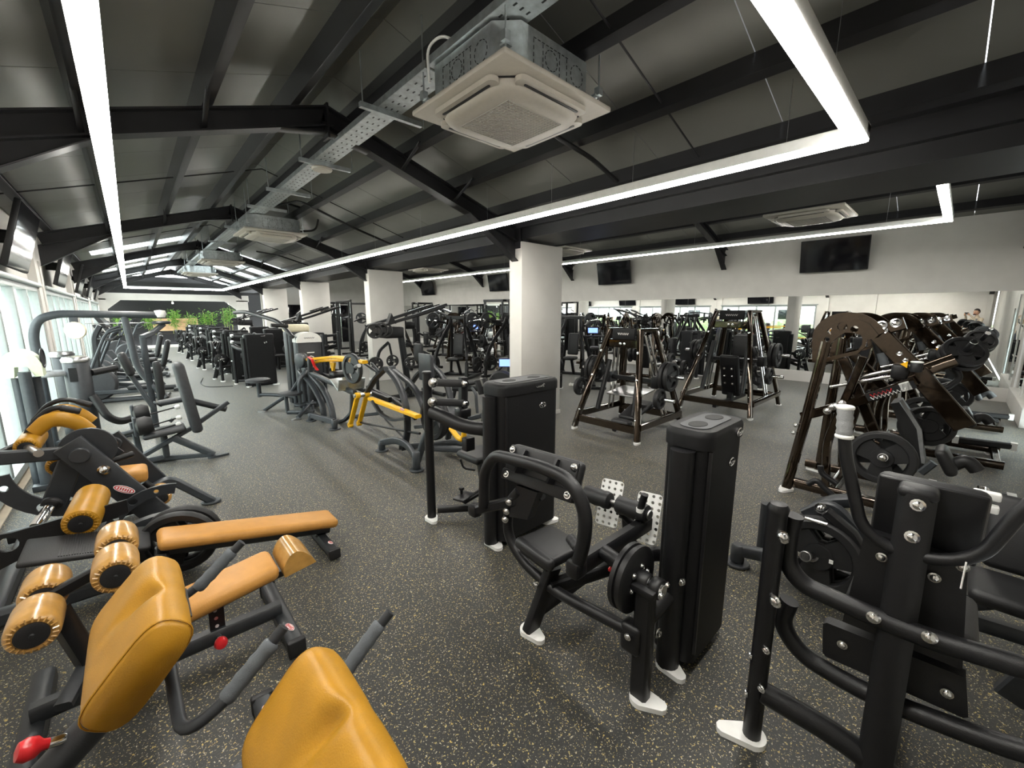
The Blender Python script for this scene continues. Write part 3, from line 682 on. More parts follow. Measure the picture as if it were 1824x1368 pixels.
# shoulder pads
for Y, dx, dz in ((3.95, 0, 0), (4.35, 0, 0)):
    pts = [(-0.540, 3.950, 0.840), (-0.470, 3.950, 0.910), (-0.410, 3.950, 0.910), (-0.340, 3.950, 0.870), (-0.290, 3.950, 0.800)] if Y < 4 else [(-0.550, 4.350, 0.830), (-0.490, 4.350, 0.890), (-0.420, 4.350, 0.900), (-0.350, 4.350, 0.850), (-0.300, 4.350, 0.790)]
    part('shoulder_pad', MB().sweep(pts, [(.05 * math.cos(i * math.pi / 8), .036 * math.sin(i * math.pi / 8)) for i in range(16)], .1, up=(0, 1, 0), sc=lambda f: .82 + .18 * math.sin(math.pi * f) ** .5), 'tan', t)
    hp = [(-0.600, 3.980, 0.770), (-0.550, 3.980, 0.890), (-0.460, 3.980, 0.980), (-0.390, 3.980, 0.980), (-0.320, 3.980, 0.940)] if Y < 4 else [(-0.590, 4.380, 0.840), (-0.510, 4.380, 0.950), (-0.420, 4.380, 0.980), (-0.340, 4.380, 0.940), (-0.290, 4.380, 0.910)]
    part('handle', MB().tube(hp, .017, .12), 'black', t); foam_grip(V(hp[2]) * .3 + V(hp[3]) * .7, hp[4], t, .022, 'rubber')
part('tie_bar', MB().tube([(-0.730, 3.800, 0.740), (-0.600, 4.000, 0.780)], .02), 'black', t)
c = V((-0.570, 3.900, 0.770)); roller(c + V((0, -.05, 0)), c + V((.02, .18, .03)), t, .06, 'tan')
c = V((-0.460, 3.950, 0.600)); roller(c + V((0, -.04, 0)), c + V((.01, .1, .01)), t, .065, 'tan')
part('roller_post', MB().rt([c, c + V((0, 0, -.14))], .05, .05), 'black', t)
part('roller_shaft', MB().cyl((-0.490, 3.600, 0.780), (-0.560, 3.850, 0.770), .022), 'steel', t)
a, b = (-0.220, 3.980, 0.400), (-0.040, 3.980, 0.380); bench_pad(a, b, .22, .095, t, 'tanlight', name='seat')
part('seat_post', MB().rt([V(a) * .5 + V(b) * .5, (V(a) * .5 + V(b) * .5) + V((.1, 0, -.3))], .06, .06), 'black', t)
foam_grip((-0.220, 3.850, 0.590), (-0.090, 3.850, 0.620), t, .02, 'rubber'); 
part('handle_bracket', MB().rt([(-0.230, 3.900, 0.610), (-0.160, 3.900, 0.660)], .07, .02, up=(0, 1, 0)), 'char', t)
part('front_leg', MB().rt([(-0.100, 4.100, 0.210), (0.080, 4.150, 0.290), (0.340, 4.160, 0.010)], .06, .07, .06, up=(0, 1, 0)), 'slate', t)
part('foot_pad', MB().cyl((.33, 4.16, .002), (.33, 4.16, .02), .07, .004), 'slate', t)
part('roller_arm', MB().tube([(-0.070, 4.000, 0.350), (-0.020, 4.000, 0.280), (0.000, 4.000, 0.190)], .026, .04), 'black', t)
c = V((0.020, 4.000, 0.230)); roller(c + V((0, -.1, 0)), c + V((0, .1, 0)), t, .06)
c = V((-0.310, 3.300, 0.480)); roller(c + V((-.02, -.17, -.02)), c + V((.02, .17, .02)), t, .08, 'tan')
part('link_plate', MB().prism([(-.45, -.1), (-.3, .08), (-.1, .06), (.35, .1), (.35, .02), (0, -.06), (-.2, -.14)], .016, (-0.490, 3.250, 0.400), Matrix(((1, 0, 0), (0, 0, -1), (0, 1, 0))), [circ(-.3, .0, .02), circ(-.12, .0, .04), circ(.1, .035, .022), circ(-.2, -.08, .018)]), 'black', t)
part('base_beam', MB().rt([(-.82, 3.15, .06), (.08, 3.15, .06)], .08, .08), 'char', t)
part('base_beam', MB().rt([(-.8, 4.3, .06), (.0, 4.3, .06)], .08, .08), 'char', t)
part('cross_member', MB().rt([(-.7, 3.15, .06), (-.7, 4.3, .06)], .08, .08), 'char', t)
# ribbed foot platform
a, b = V((-0.530, 3.000, 0.430)), V((-0.060, 3.000, 0.330)); d, s_, u = frame(b - a); R = Matrix((d, s_, u)).transposed()
fp = part('foot_platform', MB().box((a + b) / 2, ((b - a).length, .3, .03), R, .012, 2), 'rubber', t)
rb = MB(); L = (b - a).length
for i in range(26): rb.box(a + d * (L * .28 + i * L * .5 / 26) + u * .016, (L * .5 / 52, .27, .006), R)
part('tread_ribs', rb, 'rubber', fp)['kind'] = 'stuff'
plate((.06, 3.06, .225), (.25, 1, .1), t, .2, .05); plate((.09, 3.14, .225), (.25, 1, .1), t, .2, .05)
part('plate_peg', MB().cyl((.0, 2.98, .225), (.15, 3.3, .225), .025), 'black', t)
# ======================= SELECTORISED MACHINES IN THE MIDDLE =======================
def emblem(p, n, parent, s=1, m='chrome'):
    "small chrome oval with a slanted double stroke"
    R = rot(n); p = V(p); n = V(n).normalized(); b = MB()
    pts = [(.03 * s * math.cos(a / 16 * 2 * math.pi), .017 * s * math.sin(a / 16 * 2 * math.pi)) for a in range(17)]
    b.tube([p + n * .002 + R @ V((x, y, 0)) for x, y in pts], .0035 * s, seg=5)
    b.tube([p + n * .003 + R @ V(q) for q in ((-.024 * s, -.012 * s, 0), (0, .01 * s, 0), (.004 * s, -.008 * s, 0), (.024 * s, .012 * s, 0))], .004 * s, seg=5)
    return part('emblem', b, m, parent, 'small chrome emblem')
def script_mark(p, n, parent, s=1):
    "silver handwritten-looking mark: one running squiggle"
    R = rot(n); p = V(p); n = V(n).normalized()
    q = [(-.05, .012), (-.035, .02), (-.03, -.012), (-.042, -.004), (-.02, .012), (-.012, -.01), (0, .008), (.004, -.01), (.014, .006), (.02, -.01), (.03, .006), (.036, -.008), (.055, .002)]
    part('script_mark', MB().tube([p + n * .002 + R @ V((x * s, y * s, 0)) for x, y in q], .0035 * s, .006, 5), 'steel', parent, 'silver script logo')
def tower(parent, x0, x1, yc, th, h, post=True, mark=0):
    "weight-stack housing: rounded shroud, moulded cap with two cup wells, round front post"
    w = x1 - x0 - .05; c = ((x0 + .05 + x1) / 2, yc); part('shroud', MB().prism(rrect(w, th, .045), h - .14, (*c, .05 + (h - .14) / 2)), 'shroud', parent)
    o = rrect(w + .02, th + .02, .06); k = len(o); vs = []; fs = []
    for s_, z in ((1, 0), (1.0, .045), (.985, .06), (.93, .072)):
        for a, b in o: vs.append((c[0] + a * s_, c[1] + b * s_, h - .095 + z + .004 * (z > 0)))
    for i in range(3): fs += [(i * k + j, i * k + (j + 1) % k, (i + 1) * k + (j + 1) % k, (i + 1) * k + j) for j in range(k)]
    fs += [tuple(range(3 * k, 4 * k)), tuple(reversed(range(k)))]
    cap = part('cap', MB().add(vs, fs), 'shroud', parent)
    part('cap_tray', MB().prism(rrect(w * .82, th * .66, .05), .004, (*c, h - .0175)), 'gvinyl', cap)
    for dx in (-w * .22, w * .22): part('cup_well', MB().prism([(.055 * math.cos(i * math.pi / 8), .036 * math.sin(i * math.pi / 8)) for i in range(16)], .004, (c[0] + dx, yc, h - .0155)), 'darkwall', cap)
    part('front_rail', MB().tube([(x0 + .03, yc, .02), (x0 + .03, yc, h - .1)], .05, seg=16), 'black', parent)
    part('shroud_edge', MB().box((x0 + .075, yc - th / 2 - .001, h / 2), (.012, .012, h - .2)), 'black', parent)
    if mark: script_mark((c[0] + w * .12, yc - th / 2 - .012, h - .06), (0, -1, 0), parent, .8)
    emblem((c[0] + w * .18, yc - th / 2 - .001, h - .2), (0, -1, 0), parent, 1.0)
    if not mark: emblem((c[0] + w * .26, yc - th / 2 - .012, h - .065), (0, -1, 0), parent, 1.0)
    part('base_skid', MB().rt([(x0 + .03, yc, .03), (x1, yc, .03)], .06, .04), 'black', parent)

# ---- lower-back machine
t = TA = thing('back_machine', 'black lower-back machine with white perforated footplates, centre foreground', 'gym machine', (1.5, 1.0, 0))
tower(t, 1.6, 2.04, .72, .19, 1.14)
foot((1.63, .72, 0), 250, t, .15, .1); foot((1.39, .71, 0), 285, t, .15, .1); foot((1.31, 1.29, 0), 265, t, .15, .1)
part('front_post', MB().rt([(1.39, .72, .02), (1.39, .72, .5)], .055, .075, up=(0, 1, 0)), 'black', t)
part('post_cap', MB().box((1.39, .72, .515), (.075, .1, .03), None, .008), 'black', t)
part('tower_link', MB().tube([(1.4, .73, .34), (1.62, .72, .38)], .03), 'black', t)
bolt((1.6, .67, .47), (-.4, -1, 0), t, .012); bolt((1.45, .69, .3), (0, -1, 0), t, .014)
ax = V((1.42, .0, .52))
part('cam_disc', MB().lathe(ax + V((0, .8, -.01)), (0, 1, 0), [(.03, -.03), (.125, -.03), (.14, -.022), (.14, -.004), (.13, 0), (.13, .006), (.14, .01), (.14, .028), (.125, .036), (.03, .036)], 32), 'black', t)
part('cam_hub', MB().cyl(ax + V((0, .72, 0)), ax + V((0, .79, 0)), .04, .006), 'black', t)
part('axle', MB().cyl(ax + V((0, .66, 0)), ax + V((0, .74, 0)), .028, .003), 'chrome', t)
part('bearing', MB().cyl(ax + V((0, .67, 0)), ax + V((0, .71, 0)), .042, .004), 'black', t)
for k in range(6):
    a = k * math.pi / 3 + .3; bolt(ax + V((.062 * math.cos(a), .768, -.01 + .062 * math.sin(a))), (0, -1, 0), t, .009)
bolt(ax + V((-.03, .66, -.0)), (0, -1, 0), t, .012); bolt(ax + V((.02, .66, .02)), (0, -1, 0), t, .009)
part('sleeve', MB().cyl(ax + V((.02, .84, .0)), ax + V((.03, .97, .02)), .033, .004), 'black', t)
part('indicator', MB().cyl(ax + V((.03, .9, -.05)), ax + V((.03, .93, -.05)), .012), 'red', t)
# long bent rail from the post back under the seat and up to the pad
part('side_rail', MB().tube([(1.370, 0.740, 0.310), (1.370, 1.190, 0.260), (1.370, 1.420, 0.320), (1.370, 1.530, 0.420), (1.370, 1.510, 0.610), (1.370, 1.430, 0.700)], .027, .1, 12), 'black', t)
p = V((1.380, 0.760, 0.280)); part('rail_clamp', MB().box(p, (.07, .09, .13), None, .02, 3), 'black', t); bolt(p + V((.02, -.05, -.02)), (0, -1, 0), t, .012); bolt(p + V((-.04, .0, .02)), (-1, 0, 0), t, .01)
part('seat_leg', MB().rt([(1.31, 1.285, .02), (1.400, 1.220, 0.360)], .05, .09, up=(1, 0, 0)), 'black', t)
bolt((1.320, 1.260, 0.280), (-.6, -1, 0), t, .011)
part('lower_brace', MB().rt([(1.34, 1.29, .1), (1.95, 1.1, .34)], .05, .075), 'black', t)
part('tower_brace', MB().rt([(1.36, 1.2, .28), (1.95, .95, .33), (1.98, .75, .3)], .05, .07, .05), 'black', t)
# seat
sc_ = V((1.41, 1.255, .455)); R = rz(-6)
part('seat', MB().box(sc_, (.26, .26, .05), R, .022, 3).box(sc_ + V((-.11, 0, .005)), (.05, .27, .06), R, .024, 3), 'vinyl', t)
part('seat_pan', MB().box(sc_ - V((0, 0, .035)), (.22, .2, .02), R), 'black', t)
# swinging hoop and back pad
part('hoop', MB().tube([(1.300, 1.640, 0.560), (1.300, 1.630, 0.770), (1.300, 1.540, 0.880), (1.300, 1.440, 0.890), (1.300, 1.230, 0.910), (1.300, 1.050, 0.900), (1.300, 0.960, 0.800), (1.300, 0.960, 0.660), (1.300, 0.990, 0.540)], .03, .09, 14), 'black', t)
p, q = V((1.300, 1.720, 0.510)), V((1.420, 1.320, 0.700))
part('hoop_arm', MB().rt([p, q], .055, .05), 'black', t); part('hoop_foot', MB().box(p, (.06, .07, .07), None, .016), 'black', t)
part('hinge_plate', MB().prism([(-.1, -.1), (-.02, .1), (.13, .11), (.06, -.06)], .05, (1.380, 1.420, 0.630), Matrix(((0, 0, 1), (-1, 0, 0), (0, 1, 0)))), 'black', t)
for q in [(1.340, 1.480, 0.630), (1.340, 1.500, 0.570), (1.340, 1.510, 0.520)]: bolt(q, (-1, -.4, 0), t, .013)
p = V((1.300, 1.000, 0.510)); part('hoop_joint', MB().box(p, (.08, .07, .08), None, .018), 'black', t)
part('roller_beam', MB().rt([p, (1.9, 1.0, .5)], .055, .08), 'black', t)
foam_grip((1.330, 1.020, 0.580), (1.360, 1.090, 0.590), t, .022, 'rubber')
part('grip_end', MB().cyl((1.330, 1.020, 0.570), (1.330, 1.010, 0.560), .02), 'white', t)
pc = V((1.400, 1.320, 0.830)); n_ = V((-1, -.1, .42)); R = rot(n_, (0, 0, 1)); n_.normalize()
part('back_pad', MB().box(pc + n_ * -.035, (.44, .2, .06), R, .028, 3), 'vinyl', t)
part('pad_plate', MB().box(pc + n_ * .002, (.42, .18, .012), R, .006), 'black', t); part('pad_lip', MB().box(pc + n_ * .009 + R @ V((0, -.065, 0)), (.44, .055, .012), R, .005), 'black', t)
for x in (-.19, .19):
    for y in (-.065, .065): bolt(pc + n_ * .012 + R @ V((x, y, 0)), n_, t, .012)
for x in (-.1, .1): part('pad_bracket', MB().prism([(-.06, -.05), (.06, -.05), (.06, .0), (-.06, .04)], .012, pc + n_ * .03 + R @ V((x, .02, 0)), R @ Matrix(((0, 0, 1), (1, 0, 0), (0, 1, 0)))), 'black', t)
# leg rollers and footplates
A_, B_ = V((1.83, 1.36, .57)), V((1.83, .96, .585))
part('roller_axle', MB().cyl(A_, B_, .012), 'steel', t)
for a, b in ((0, .44), (.54, 1)):
    a, b = A_.lerp(B_, a), A_.lerp(B_, b); L = (b - a).length
    o = part('leg_roller', MB().lathe(a, b - a, [(.03, 0), (.045, .008), (.05, .03), (.046, L * .3), (.05, L * .5), (.046, L * .7), (.05, L - .03), (.045, L - .008), (.03, L)], 20), 'vinyl', t)
part('roller_end', MB().cyl(B_, B_ - V((0, .012, 0)), .026, .003), 'steel', t)
part('roller_stem', MB().tube([A_.lerp(B_, .49), (1.88, 1.14, .5), (1.92, 1.05, .42)], .02, .04), 'black', t)
part('handle', MB().tube([(1.800, 1.000, 0.560), (1.800, 0.990, 0.620), (1.800, 0.970, 0.700)], .018, .03), 'black', t)
part('handle_collar', MB().cyl((1.800, 0.990, 0.600), (1.800, 0.990, 0.620), .021), 'white', t)
def perf_plate(c, R, w, h, nx, ny, parent):
    hs = [circ((i - (nx - 1) / 2) * w * .84 / (nx - 1) , (j - (ny - 1) / 2) * h * .88 / (ny - 1), w * .07, 8) for i in range(nx) for j in range(ny)]
    return part('footplate', MB().prism(rrect(w, h, .02), .012, c, R, hs), 'white', parent, 'white perforated footplate')
for px, py in ((1085, 893), (1152, 921)):
    c = V(((1.950, 1.270, 0.500) if px < 1100 else (1.950, 1.030, 0.500))); perf_plate(c, rot((-1, -.25, .45)), .13, .265, 4, 8, t)
part('footplate_bar', MB().rt([(1.97, 1.34, .45), (1.97, .98, .45)], .03, .05), 'black', t)
part('footplate_post', MB().rt([(1.97, 1.16, .45), (1.98, 1.12, .05)], .05, .06), 'black', t)

# ---- machine behind it, with parallel-link arm
t = TB = thing('leg_machine', 'black machine with tall post and bolted link arm behind the lower-back machine', 'gym machine', (1.8, 2.3, 0))
tower(t, 1.65, 2.24, 2.04, .22, 1.16, mark=1)
foot((1.56, 2.63, 0), 255, t, .14, .1); foot((1.7, 2.05, 0), 255, t, .18, .12); foot((2.2, 1.99, 0), 330, t, .14, .1)
part('tall_post', MB().tube([(1.565, 2.63, .02), (1.565, 2.63, 1.16)], .034, seg=14), 'black', t); part('post_cap', MB().cyl((1.565, 2.63, 1.155), (1.565, 2.63, 1.175), .036, .006), 'black', t)
part('short_post', MB().rt([(1.800, 2.500, 1.120), (1.790, 2.500, 0.760)], .06, .06, up=(0, 1, 0)), 'black', t)
part('short_post_clamp', MB().box((1.790, 2.500, 0.850), (.1, .09, .07), None, .012), 'black', t)
for y in (683, 718):
    a, b = ((1.560, 2.560, 1.100), (1.770, 2.460, 1.080)) if y < 700 else ((1.550, 2.560, 0.960), (1.770, 2.460, 0.930))
    part('link_bar', MB().rt([a, b], .022, .055), 'black', t); bolt(V(a) + V((0, -.02, 0)), (-.4, -1, 0), t, .024); bolt(V(b) + V((0, -.02, 0)), (-.4, -1, 0), t, .02)
part('bent_tube', MB().tube([(1.58, 2.6, .87), (1.66, 2.3, .8), (1.75, 2.14, .8), (1.85, 2.05, .8)], .05, .15, 14), 'black', t)
part('gas_bracket', MB().box((1.690, 2.300, 0.670), (.08, .06, .1), None, .01), 'black', t)
part('hose', MB().tube([(1.650, 2.350, 0.550), (1.680, 2.350, 0.470), (1.780, 2.350, 0.430)], .008, .03, 6), 'rubber', t)
part('floor_rail', MB().rt([(1.6, 2.6, .08), (1.95, 2.35, .08)], .05, .05), 'black', t)
part('pedal_arm', MB().rt([(1.72, 2.42, .17), (2.0, 2.42, .22)], .05, .03), 'black', t); part('pedal', MB().box((1.74, 2.44, .2), (.16, .1, .018), rz(20), .006), 'black', t)
part('pedal_knob', MB().lathe((1.74, 2.47, .21), (0, 0, 1), [(.01, 0), (.012, .03), (.022, .04), (.02, .055), (0, .06)], 10), 'black', t)
part('seat', MB().box((2.05, 2.62, .42), (.3, .3, .06), None, .025, 3), 'vinyl', t); part('seat_post', MB().rt([(2.05, 2.62, .4), (2.05, 2.55, .06)], .06, .08), 'black', t)
part('back_pad', MB().box((2.2, 2.62, .75), (.06, .28, .45), Matrix.Rotation(.15, 3, 'Y'), .026, 3), 'vinyl', t); part('back_post', MB().rt([(2.12, 2.62, .35), (2.25, 2.62, .95)], .05, .06), 'black', t)
part('base_rail', MB().rt([(2.05, 2.6, .05), (2.0, 2.06, .05)], .06, .06), 'black', t)

# ---- press machine at the right, seen from behind
t = TC = thing('press_machine', 'black press machine seen from behind, bottom right', 'gym machine', (1.7, 0, 0))
foot((1.555, .345, 0), 120, t, .17, .1)
part('side_post', MB().tube([(1.555, .345, .02), (1.552, .345, .935)], .031, seg=16), 'black', t); part('post_cap', MB().lathe((1.552, .345, .93), (0, 0, 1), [(.032, 0), (.034, .015), (.026, .03), (0, .034)], 16), 'black', t)
for z, d in ((.86, -.03), (.62, -.03), (.42, -.02), (.36, .03), (.26, -.02), (.2, .03)): bolt((1.552 - .026, .345 + d, z), (-1, .4, 0) if d < 0 else (.3, -1, 0), t, .015 if z > .5 else .01)
part('upper_rail', MB().tube([(1.610, 0.310, 0.910), (1.610, 0.320, 0.820), (1.610, 0.310, 0.720), (1.610, 0.260, 0.670), (1.610, 0.080, 0.660), (1.610, -0.050, 0.660), (1.610, -0.230, 0.690)] + [(1.61, -.42, .7)], .03, .07, 16), 'black', t)
part('lower_rail', MB().tube([(1.660, 0.300, 0.560), (1.660, 0.320, 0.460), (1.660, 0.250, 0.370), (1.660, 0.070, 0.350), (1.660, -0.110, 0.380), (1.660, -0.280, 0.420)] + [(1.66, -.42, .52)], .03, .08, 16), 'black', t)
part('floor_tube', MB().tube([(1.56, .33, .22), (1.6, .1, .19), (1.62, -.1, .12), (1.62, -.5, .12)], .038, .1, 14), 'black', t)
for q in [(1.570, 0.070, 0.680), (1.570, -0.050, 0.690)]: bolt(q, (-1, -.1, .1), t, .012)
part('mast', MB().rt([(1.6, .012, .1), (1.63, .018, .6), (1.665, .024, 1.07)], .085, .075, 0, up=(1, 0, 0), c=.02), 'black', t)
part('mast_cap', MB().box((1.668, .024, 1.075), (.08, .09, .035), None, .015, 3), 'black', t)
for q in [(1.620, 0.020, 1.050), (1.620, 0.020, 0.950)]: bolt(q, (-1, 0, .1), t, .012)
R = rot((-1, 0, -.12)); c = V((1.720, 0.000, 0.980))
part('backrest', MB().box(c + V((.03, 0, 0)), (.245, .235, .05), R, .024, 3), 'vinyl', t); part('backrest_board', MB().box(c + V((-.0, 0, 0)), (.235, .225, .014), R, .012, 3), 'black', t)
RXQ = Matrix(((0, 0, 1), (1, 0, 0), (0, 1, 0)))
for pts, nm in (([(1.710, 0.130, 0.880), (1.710, 0.130, 0.900), (1.710, -0.090, 0.890), (1.710, -0.100, 0.880), (1.710, -0.130, 0.560), (1.710, 0.150, 0.550)], 'lumbar_pad'), ([(1.710, 0.200, 0.510), (1.710, 0.190, 0.520), (1.710, -0.140, 0.540), (1.710, -0.140, 0.540), (1.710, -0.160, 0.420), (1.710, -0.150, 0.410), (1.710, 0.180, 0.390), (1.710, 0.190, 0.400)], 'hip_pad')):
    part(nm, MB().prism([(p[1], p[2]) for p in pts], .045, (1.71, 0, 0), RXQ), 'vinyl', t)
for q in [(1.680, 0.140, 0.470), (1.680, -0.110, 0.470)]: bolt(q, (-1, 0, 0), t, .01)
for q in [(1.680, 0.080, 0.830), (1.680, -0.040, 0.820), (1.680, -0.090, 0.880)]: bolt(q, (-1, 0, 0), t, .01)
part('seat', MB().box((1.9, .0, .6), (.3, .32, .06), None, .028, 3), 'vinyl', t); part('seat_post', MB().rt([(1.9, 0, .57), (1.78, 0, .1)], .06, .07), 'black', t)
part('seat_beam', MB().rt([(1.62, 0, .1), (2.1, 0, .1)], .07, .07), 'black', t)
# U-shaped handlebar with light grey grips
hb = [(1.640, 0.210, 1.220), (1.640, 0.200, 1.150), (1.640, 0.140, 0.940), (1.640, 0.100, 0.900), (1.640, 0.040, 0.880), (1.640, -0.060, 0.900), (1.640, -0.120, 0.950), (1.640, -0.170, 1.110)]
part('handlebar', MB().tube(hb + [(1.66, -.31, 1.3)], .018, .05, 14), 'black', t)
a, b = V((1.640, 0.210, 1.210)), V((1.640, 0.220, 1.300)); foam_grip(a, b + V((.02, 0, 0)), t, .022, 'ggrip'); b += V((.02, 0, 0))
for p, d in ((a, 1), (b, 1)): part('grip_ring', MB().cyl(p - V((0, 0, .006)), p + V((.0, 0, .006)), .025, .003), 'white', t)
foam_grip((1.66, -.31, 1.28), (1.69, -.32, 1.4), t, .022, 'ggrip')
part('cable_tie', MB().tube([(1.600, -0.090, 0.930), (1.600, -0.090, 0.900), (1.600, -0.090, 0.850)], .002, .01, 4), 'white', t)
part('far_post', MB().tube([(1.6, -.42, .02), (1.6, -.42, .93)], .04, seg=14), 'black', t); foot((1.6, -.42, 0), 200, t, .2, .12)
for q in ((1755, 875), (1755, 905)):
    p = V((1.900, -0.120, 1.040) if q[1] < 900 else (1.900, -0.120, 1.000)); part('stack_pin_handle', MB().box(p, (.03, .06, .025), None, .005), 'white', t); part('pin_shaft', MB().cyl(p, p + V((.06, 0, 0)), .008), 'chrome', t)
# ======================= PLATE-LOADED MACHINES =======================
RXP = Matrix(((0, 0, 1), (1, 0, 0), (0, 1, 0)))       # local x -> Y, y -> Z, z -> X
RYP = Matrix(((1, 0, 0), (0, 0, -1), (0, 1, 0)))      # local x -> X, y -> Z, z -> -Y
def xplate(X, pts, th, holes=()): return MB().prism([(p[1], p[2]) for p in pts], th, (X, 0, 0), RXP, [[(p[1], p[2]) for p in h] for h in holes])
def ring(p, r, n=12): return [(p[0], p[1] + r * math.cos(i * 2 * math.pi / n), p[2] + r * math.sin(i * 2 * math.pi / n)) for i in range(n)]
def logo_strip(p, R, parent, w=.2, h=.05):
    "white and red running script on a dark strip"
    p = V(p); o = part('label_strip', MB().box(p, (w, h, .004), R), 'shroud', parent)
    for c, y, k, x0, x1 in (('white', -.012, 9, -.42, .3), ('red', .006, 5, -.4, .05)):
        q = [(w * (x0 + (x1 - x0) * i / (2 * k)), h * (.2 * (-1) ** i) + y * h / .05, .003) for i in range(2 * k + 1)]
        part('script', MB().tube([p + R @ V(v) for v in q], h * .055, seg=4), c, o)
# ---- bronze machine with perforated horn
t = TE = thing('chest_press_machine', 'glossy bronze plate-loaded press with curved perforated horn, nearest at right', 'gym machine', (4.7, .3, 0))
foot((4.25, .9, 0), 170, t, .16, .11)
XA, XB = 4.3, 5.0
out = [(4.300, 0.790, 1.180), (4.300, 0.810, 1.370), (4.300, 0.810, 1.440), (4.300, 0.770, 1.510), (4.300, 0.700, 1.550), (4.300, 0.630, 1.560), (4.300, 0.560, 1.550), (4.300, 0.490, 1.510), (4.300, 0.430, 1.430), (4.300, 0.450, 1.400), (4.300, 0.490, 1.390), (4.300, 0.500, 1.330), (4.300, 0.540, 1.270), (4.300, 0.650, 1.230), (4.300, 0.790, 1.160)]
inn = [(4.300, 0.780, 1.210), (4.300, 0.740, 1.310), (4.300, 0.690, 1.390), (4.300, 0.640, 1.440), (4.300, 0.580, 1.440), (4.300, 0.530, 1.420), (4.300, 0.520, 1.390), (4.300, 0.520, 1.350), (4.300, 0.540, 1.300), (4.300, 0.650, 1.260)]
hol = [(4.300, 0.660, 1.490), (4.300, 0.580, 1.470), (4.300, 0.730, 1.450), (4.300, 0.750, 1.380), (4.300, 0.760, 1.320)]; hr = (.055, .042, .042, .032, .016)
for X in (XA, XB):
    part('horn_plate', xplate(X, out, .05, [inn] + [ring(p, r * .62) for p, r in zip(hol, hr)]), 'brown', t, 'curved bronze plate with round holes')
    part('horn_flange', MB().sweep([(X, p[1], p[2]) for p in out[:9]], [(-.045, -.006), (.045, -.006), (.045, .006), (-.045, .006)], .04, up=(1, 0, 0)), 'brown', t)
    part('front_leg', MB().rt([(X - .05, .9, .02), (X, .875, .3), (X, .82, .75), (X, .755, 1.36)] if X == XA else [(X, .8, .02), (X, .78, .75), (X, .755, 1.36)], .075, .07, .1, up=(1, 0, 0)), 'brown', t)
    part('back_leg', MB().rt([(X, .62, .02), (X, .66, .5), (X, .5, 1.25)], .06, .06, .1, up=(1, 0, 0)), 'brown', t)
    part('base_rail', MB().rt([(X, .92, .07), (X, -.35, .07)], .07, .08), 'brown', t)
part('base_cross', MB().rt([(XA, -.3, .07), (XB + .3, -.3, .07)], .07, .08), 'brown', t); part('base_cross', MB().rt([(XA, .6, .07), (XB, .6, .07)], .07, .08), 'brown', t)
for q in [(4.260, 0.890, 0.610), (4.260, 0.900, 0.540), (4.260, 0.910, 0.130)]: bolt(q, (-1, 0, 0), t, .014)
part('logo_beam', MB().rt([(4.300, 0.860, 0.690), (4.300, 0.470, 0.900), (4.300, 0.180, 1.090)], .06, .075, up=(0, 0, 1)), 'brown', t)
a, b = V((4.260, 0.400, 0.950)), V((4.260, 0.220, 1.050)); d = (b - a).normalized(); R = Matrix((d, V((-1, 0, 0)).cross(d), V((-1, 0, 0)))).transposed()
logo_strip((a + b) / 2, R, t, .3, .06); part('warning_label', MB().box(V((4.260, 0.230, 1.050)), (.06, .065, .004), R), 'white', t); 
part('warning_triangle', MB().prism([(-.024, .02), (.024, .02), (0, -.024)], .003, (4.270, 0.250, 1.210), R), 'yellow', t, 'small yellow warning triangle')
for q in [(4.260, 0.650, 0.820), (4.260, 0.630, 0.830), (4.260, 0.590, 0.860), (4.260, 0.680, 0.780)]: bolt(q, (-1, 0, 0), t, .02)
part('diagonal_bar', MB().rt([(4.380, 0.640, 1.220), (4.380, 0.510, 0.940), (4.380, 0.350, 0.590)], .075, .05, up=(1, 0, 0)), 'brown', t)
part('diagonal_bar', MB().rt([(4.900, 0.650, 1.220), (4.900, 0.360, 0.900)], .075, .05, up=(1, 0, 0)), 'brown', t)
part('lever_plate', MB().rt([(4.420, 0.460, 1.450), (4.420, 0.220, 1.180), (4.420, 0.070, 1.000), (4.420, -0.110, 0.770)], .13, .05, up=(1, 0, 0)), 'brown', t)
part('lever_head', MB().rt([(4.440, 0.480, 1.450), (4.440, 0.300, 1.520)], .1, .06, up=(1, 0, 0)), 'brown', t)
for q, r in zip([(4.400, 0.430, 1.500), (4.400, 0.410, 1.460), (4.400, 0.350, 1.520), (4.400, 0.300, 1.290), (4.400, 0.260, 1.240)], (.024, .015, .024, .015, .015)): bolt(q, (-1, 0, .3), t, r)
part('damper', MB().tube([(4.450, 0.460, 1.410), (4.450, 0.400, 1.210)], .035), 'black', t); part('damper_tip', MB().tube([(4.420, 0.410, 1.280), (4.420, 0.380, 1.190)], .03), 'foam', t)
for a, b in ((0, 1), (2, 3)):
    q = [(4.360, 0.700, 0.970), (4.360, 0.290, 1.120), (4.360, 0.530, 1.070), (4.360, 0.220, 1.200)]; part('guide_rod', MB().tube([q[a], q[b]], .013, seg=8), 'chrome', t)
part('rod_clamp', MB().box((4.360, 0.280, 1.150), (.1, .1, .12), None, .02), 'black', t)
p = V((4.300, 0.190, 1.160)); part('bumper', MB().cyl(p, p + V((0, 0, .07)), .036, .006), 'rubber', t); part('bumper_cap', MB().cyl(p + V((0, 0, .07)), p + V((0, 0, .08)), .038, .004), 'white', t)
part('arm_beam', MB().rt([(4.500, 0.170, 1.150), (4.500, 0.000, 1.260)], .07, .1), 'brown', t)
c = V((4.600, -0.040, 1.310)); ax = V((-.62, -.25, .55)); plate(c, ax, t, .13, .04, spokes=4); plate(c - ax.normalized() * .05, ax, t, .135, .04, spokes=4)
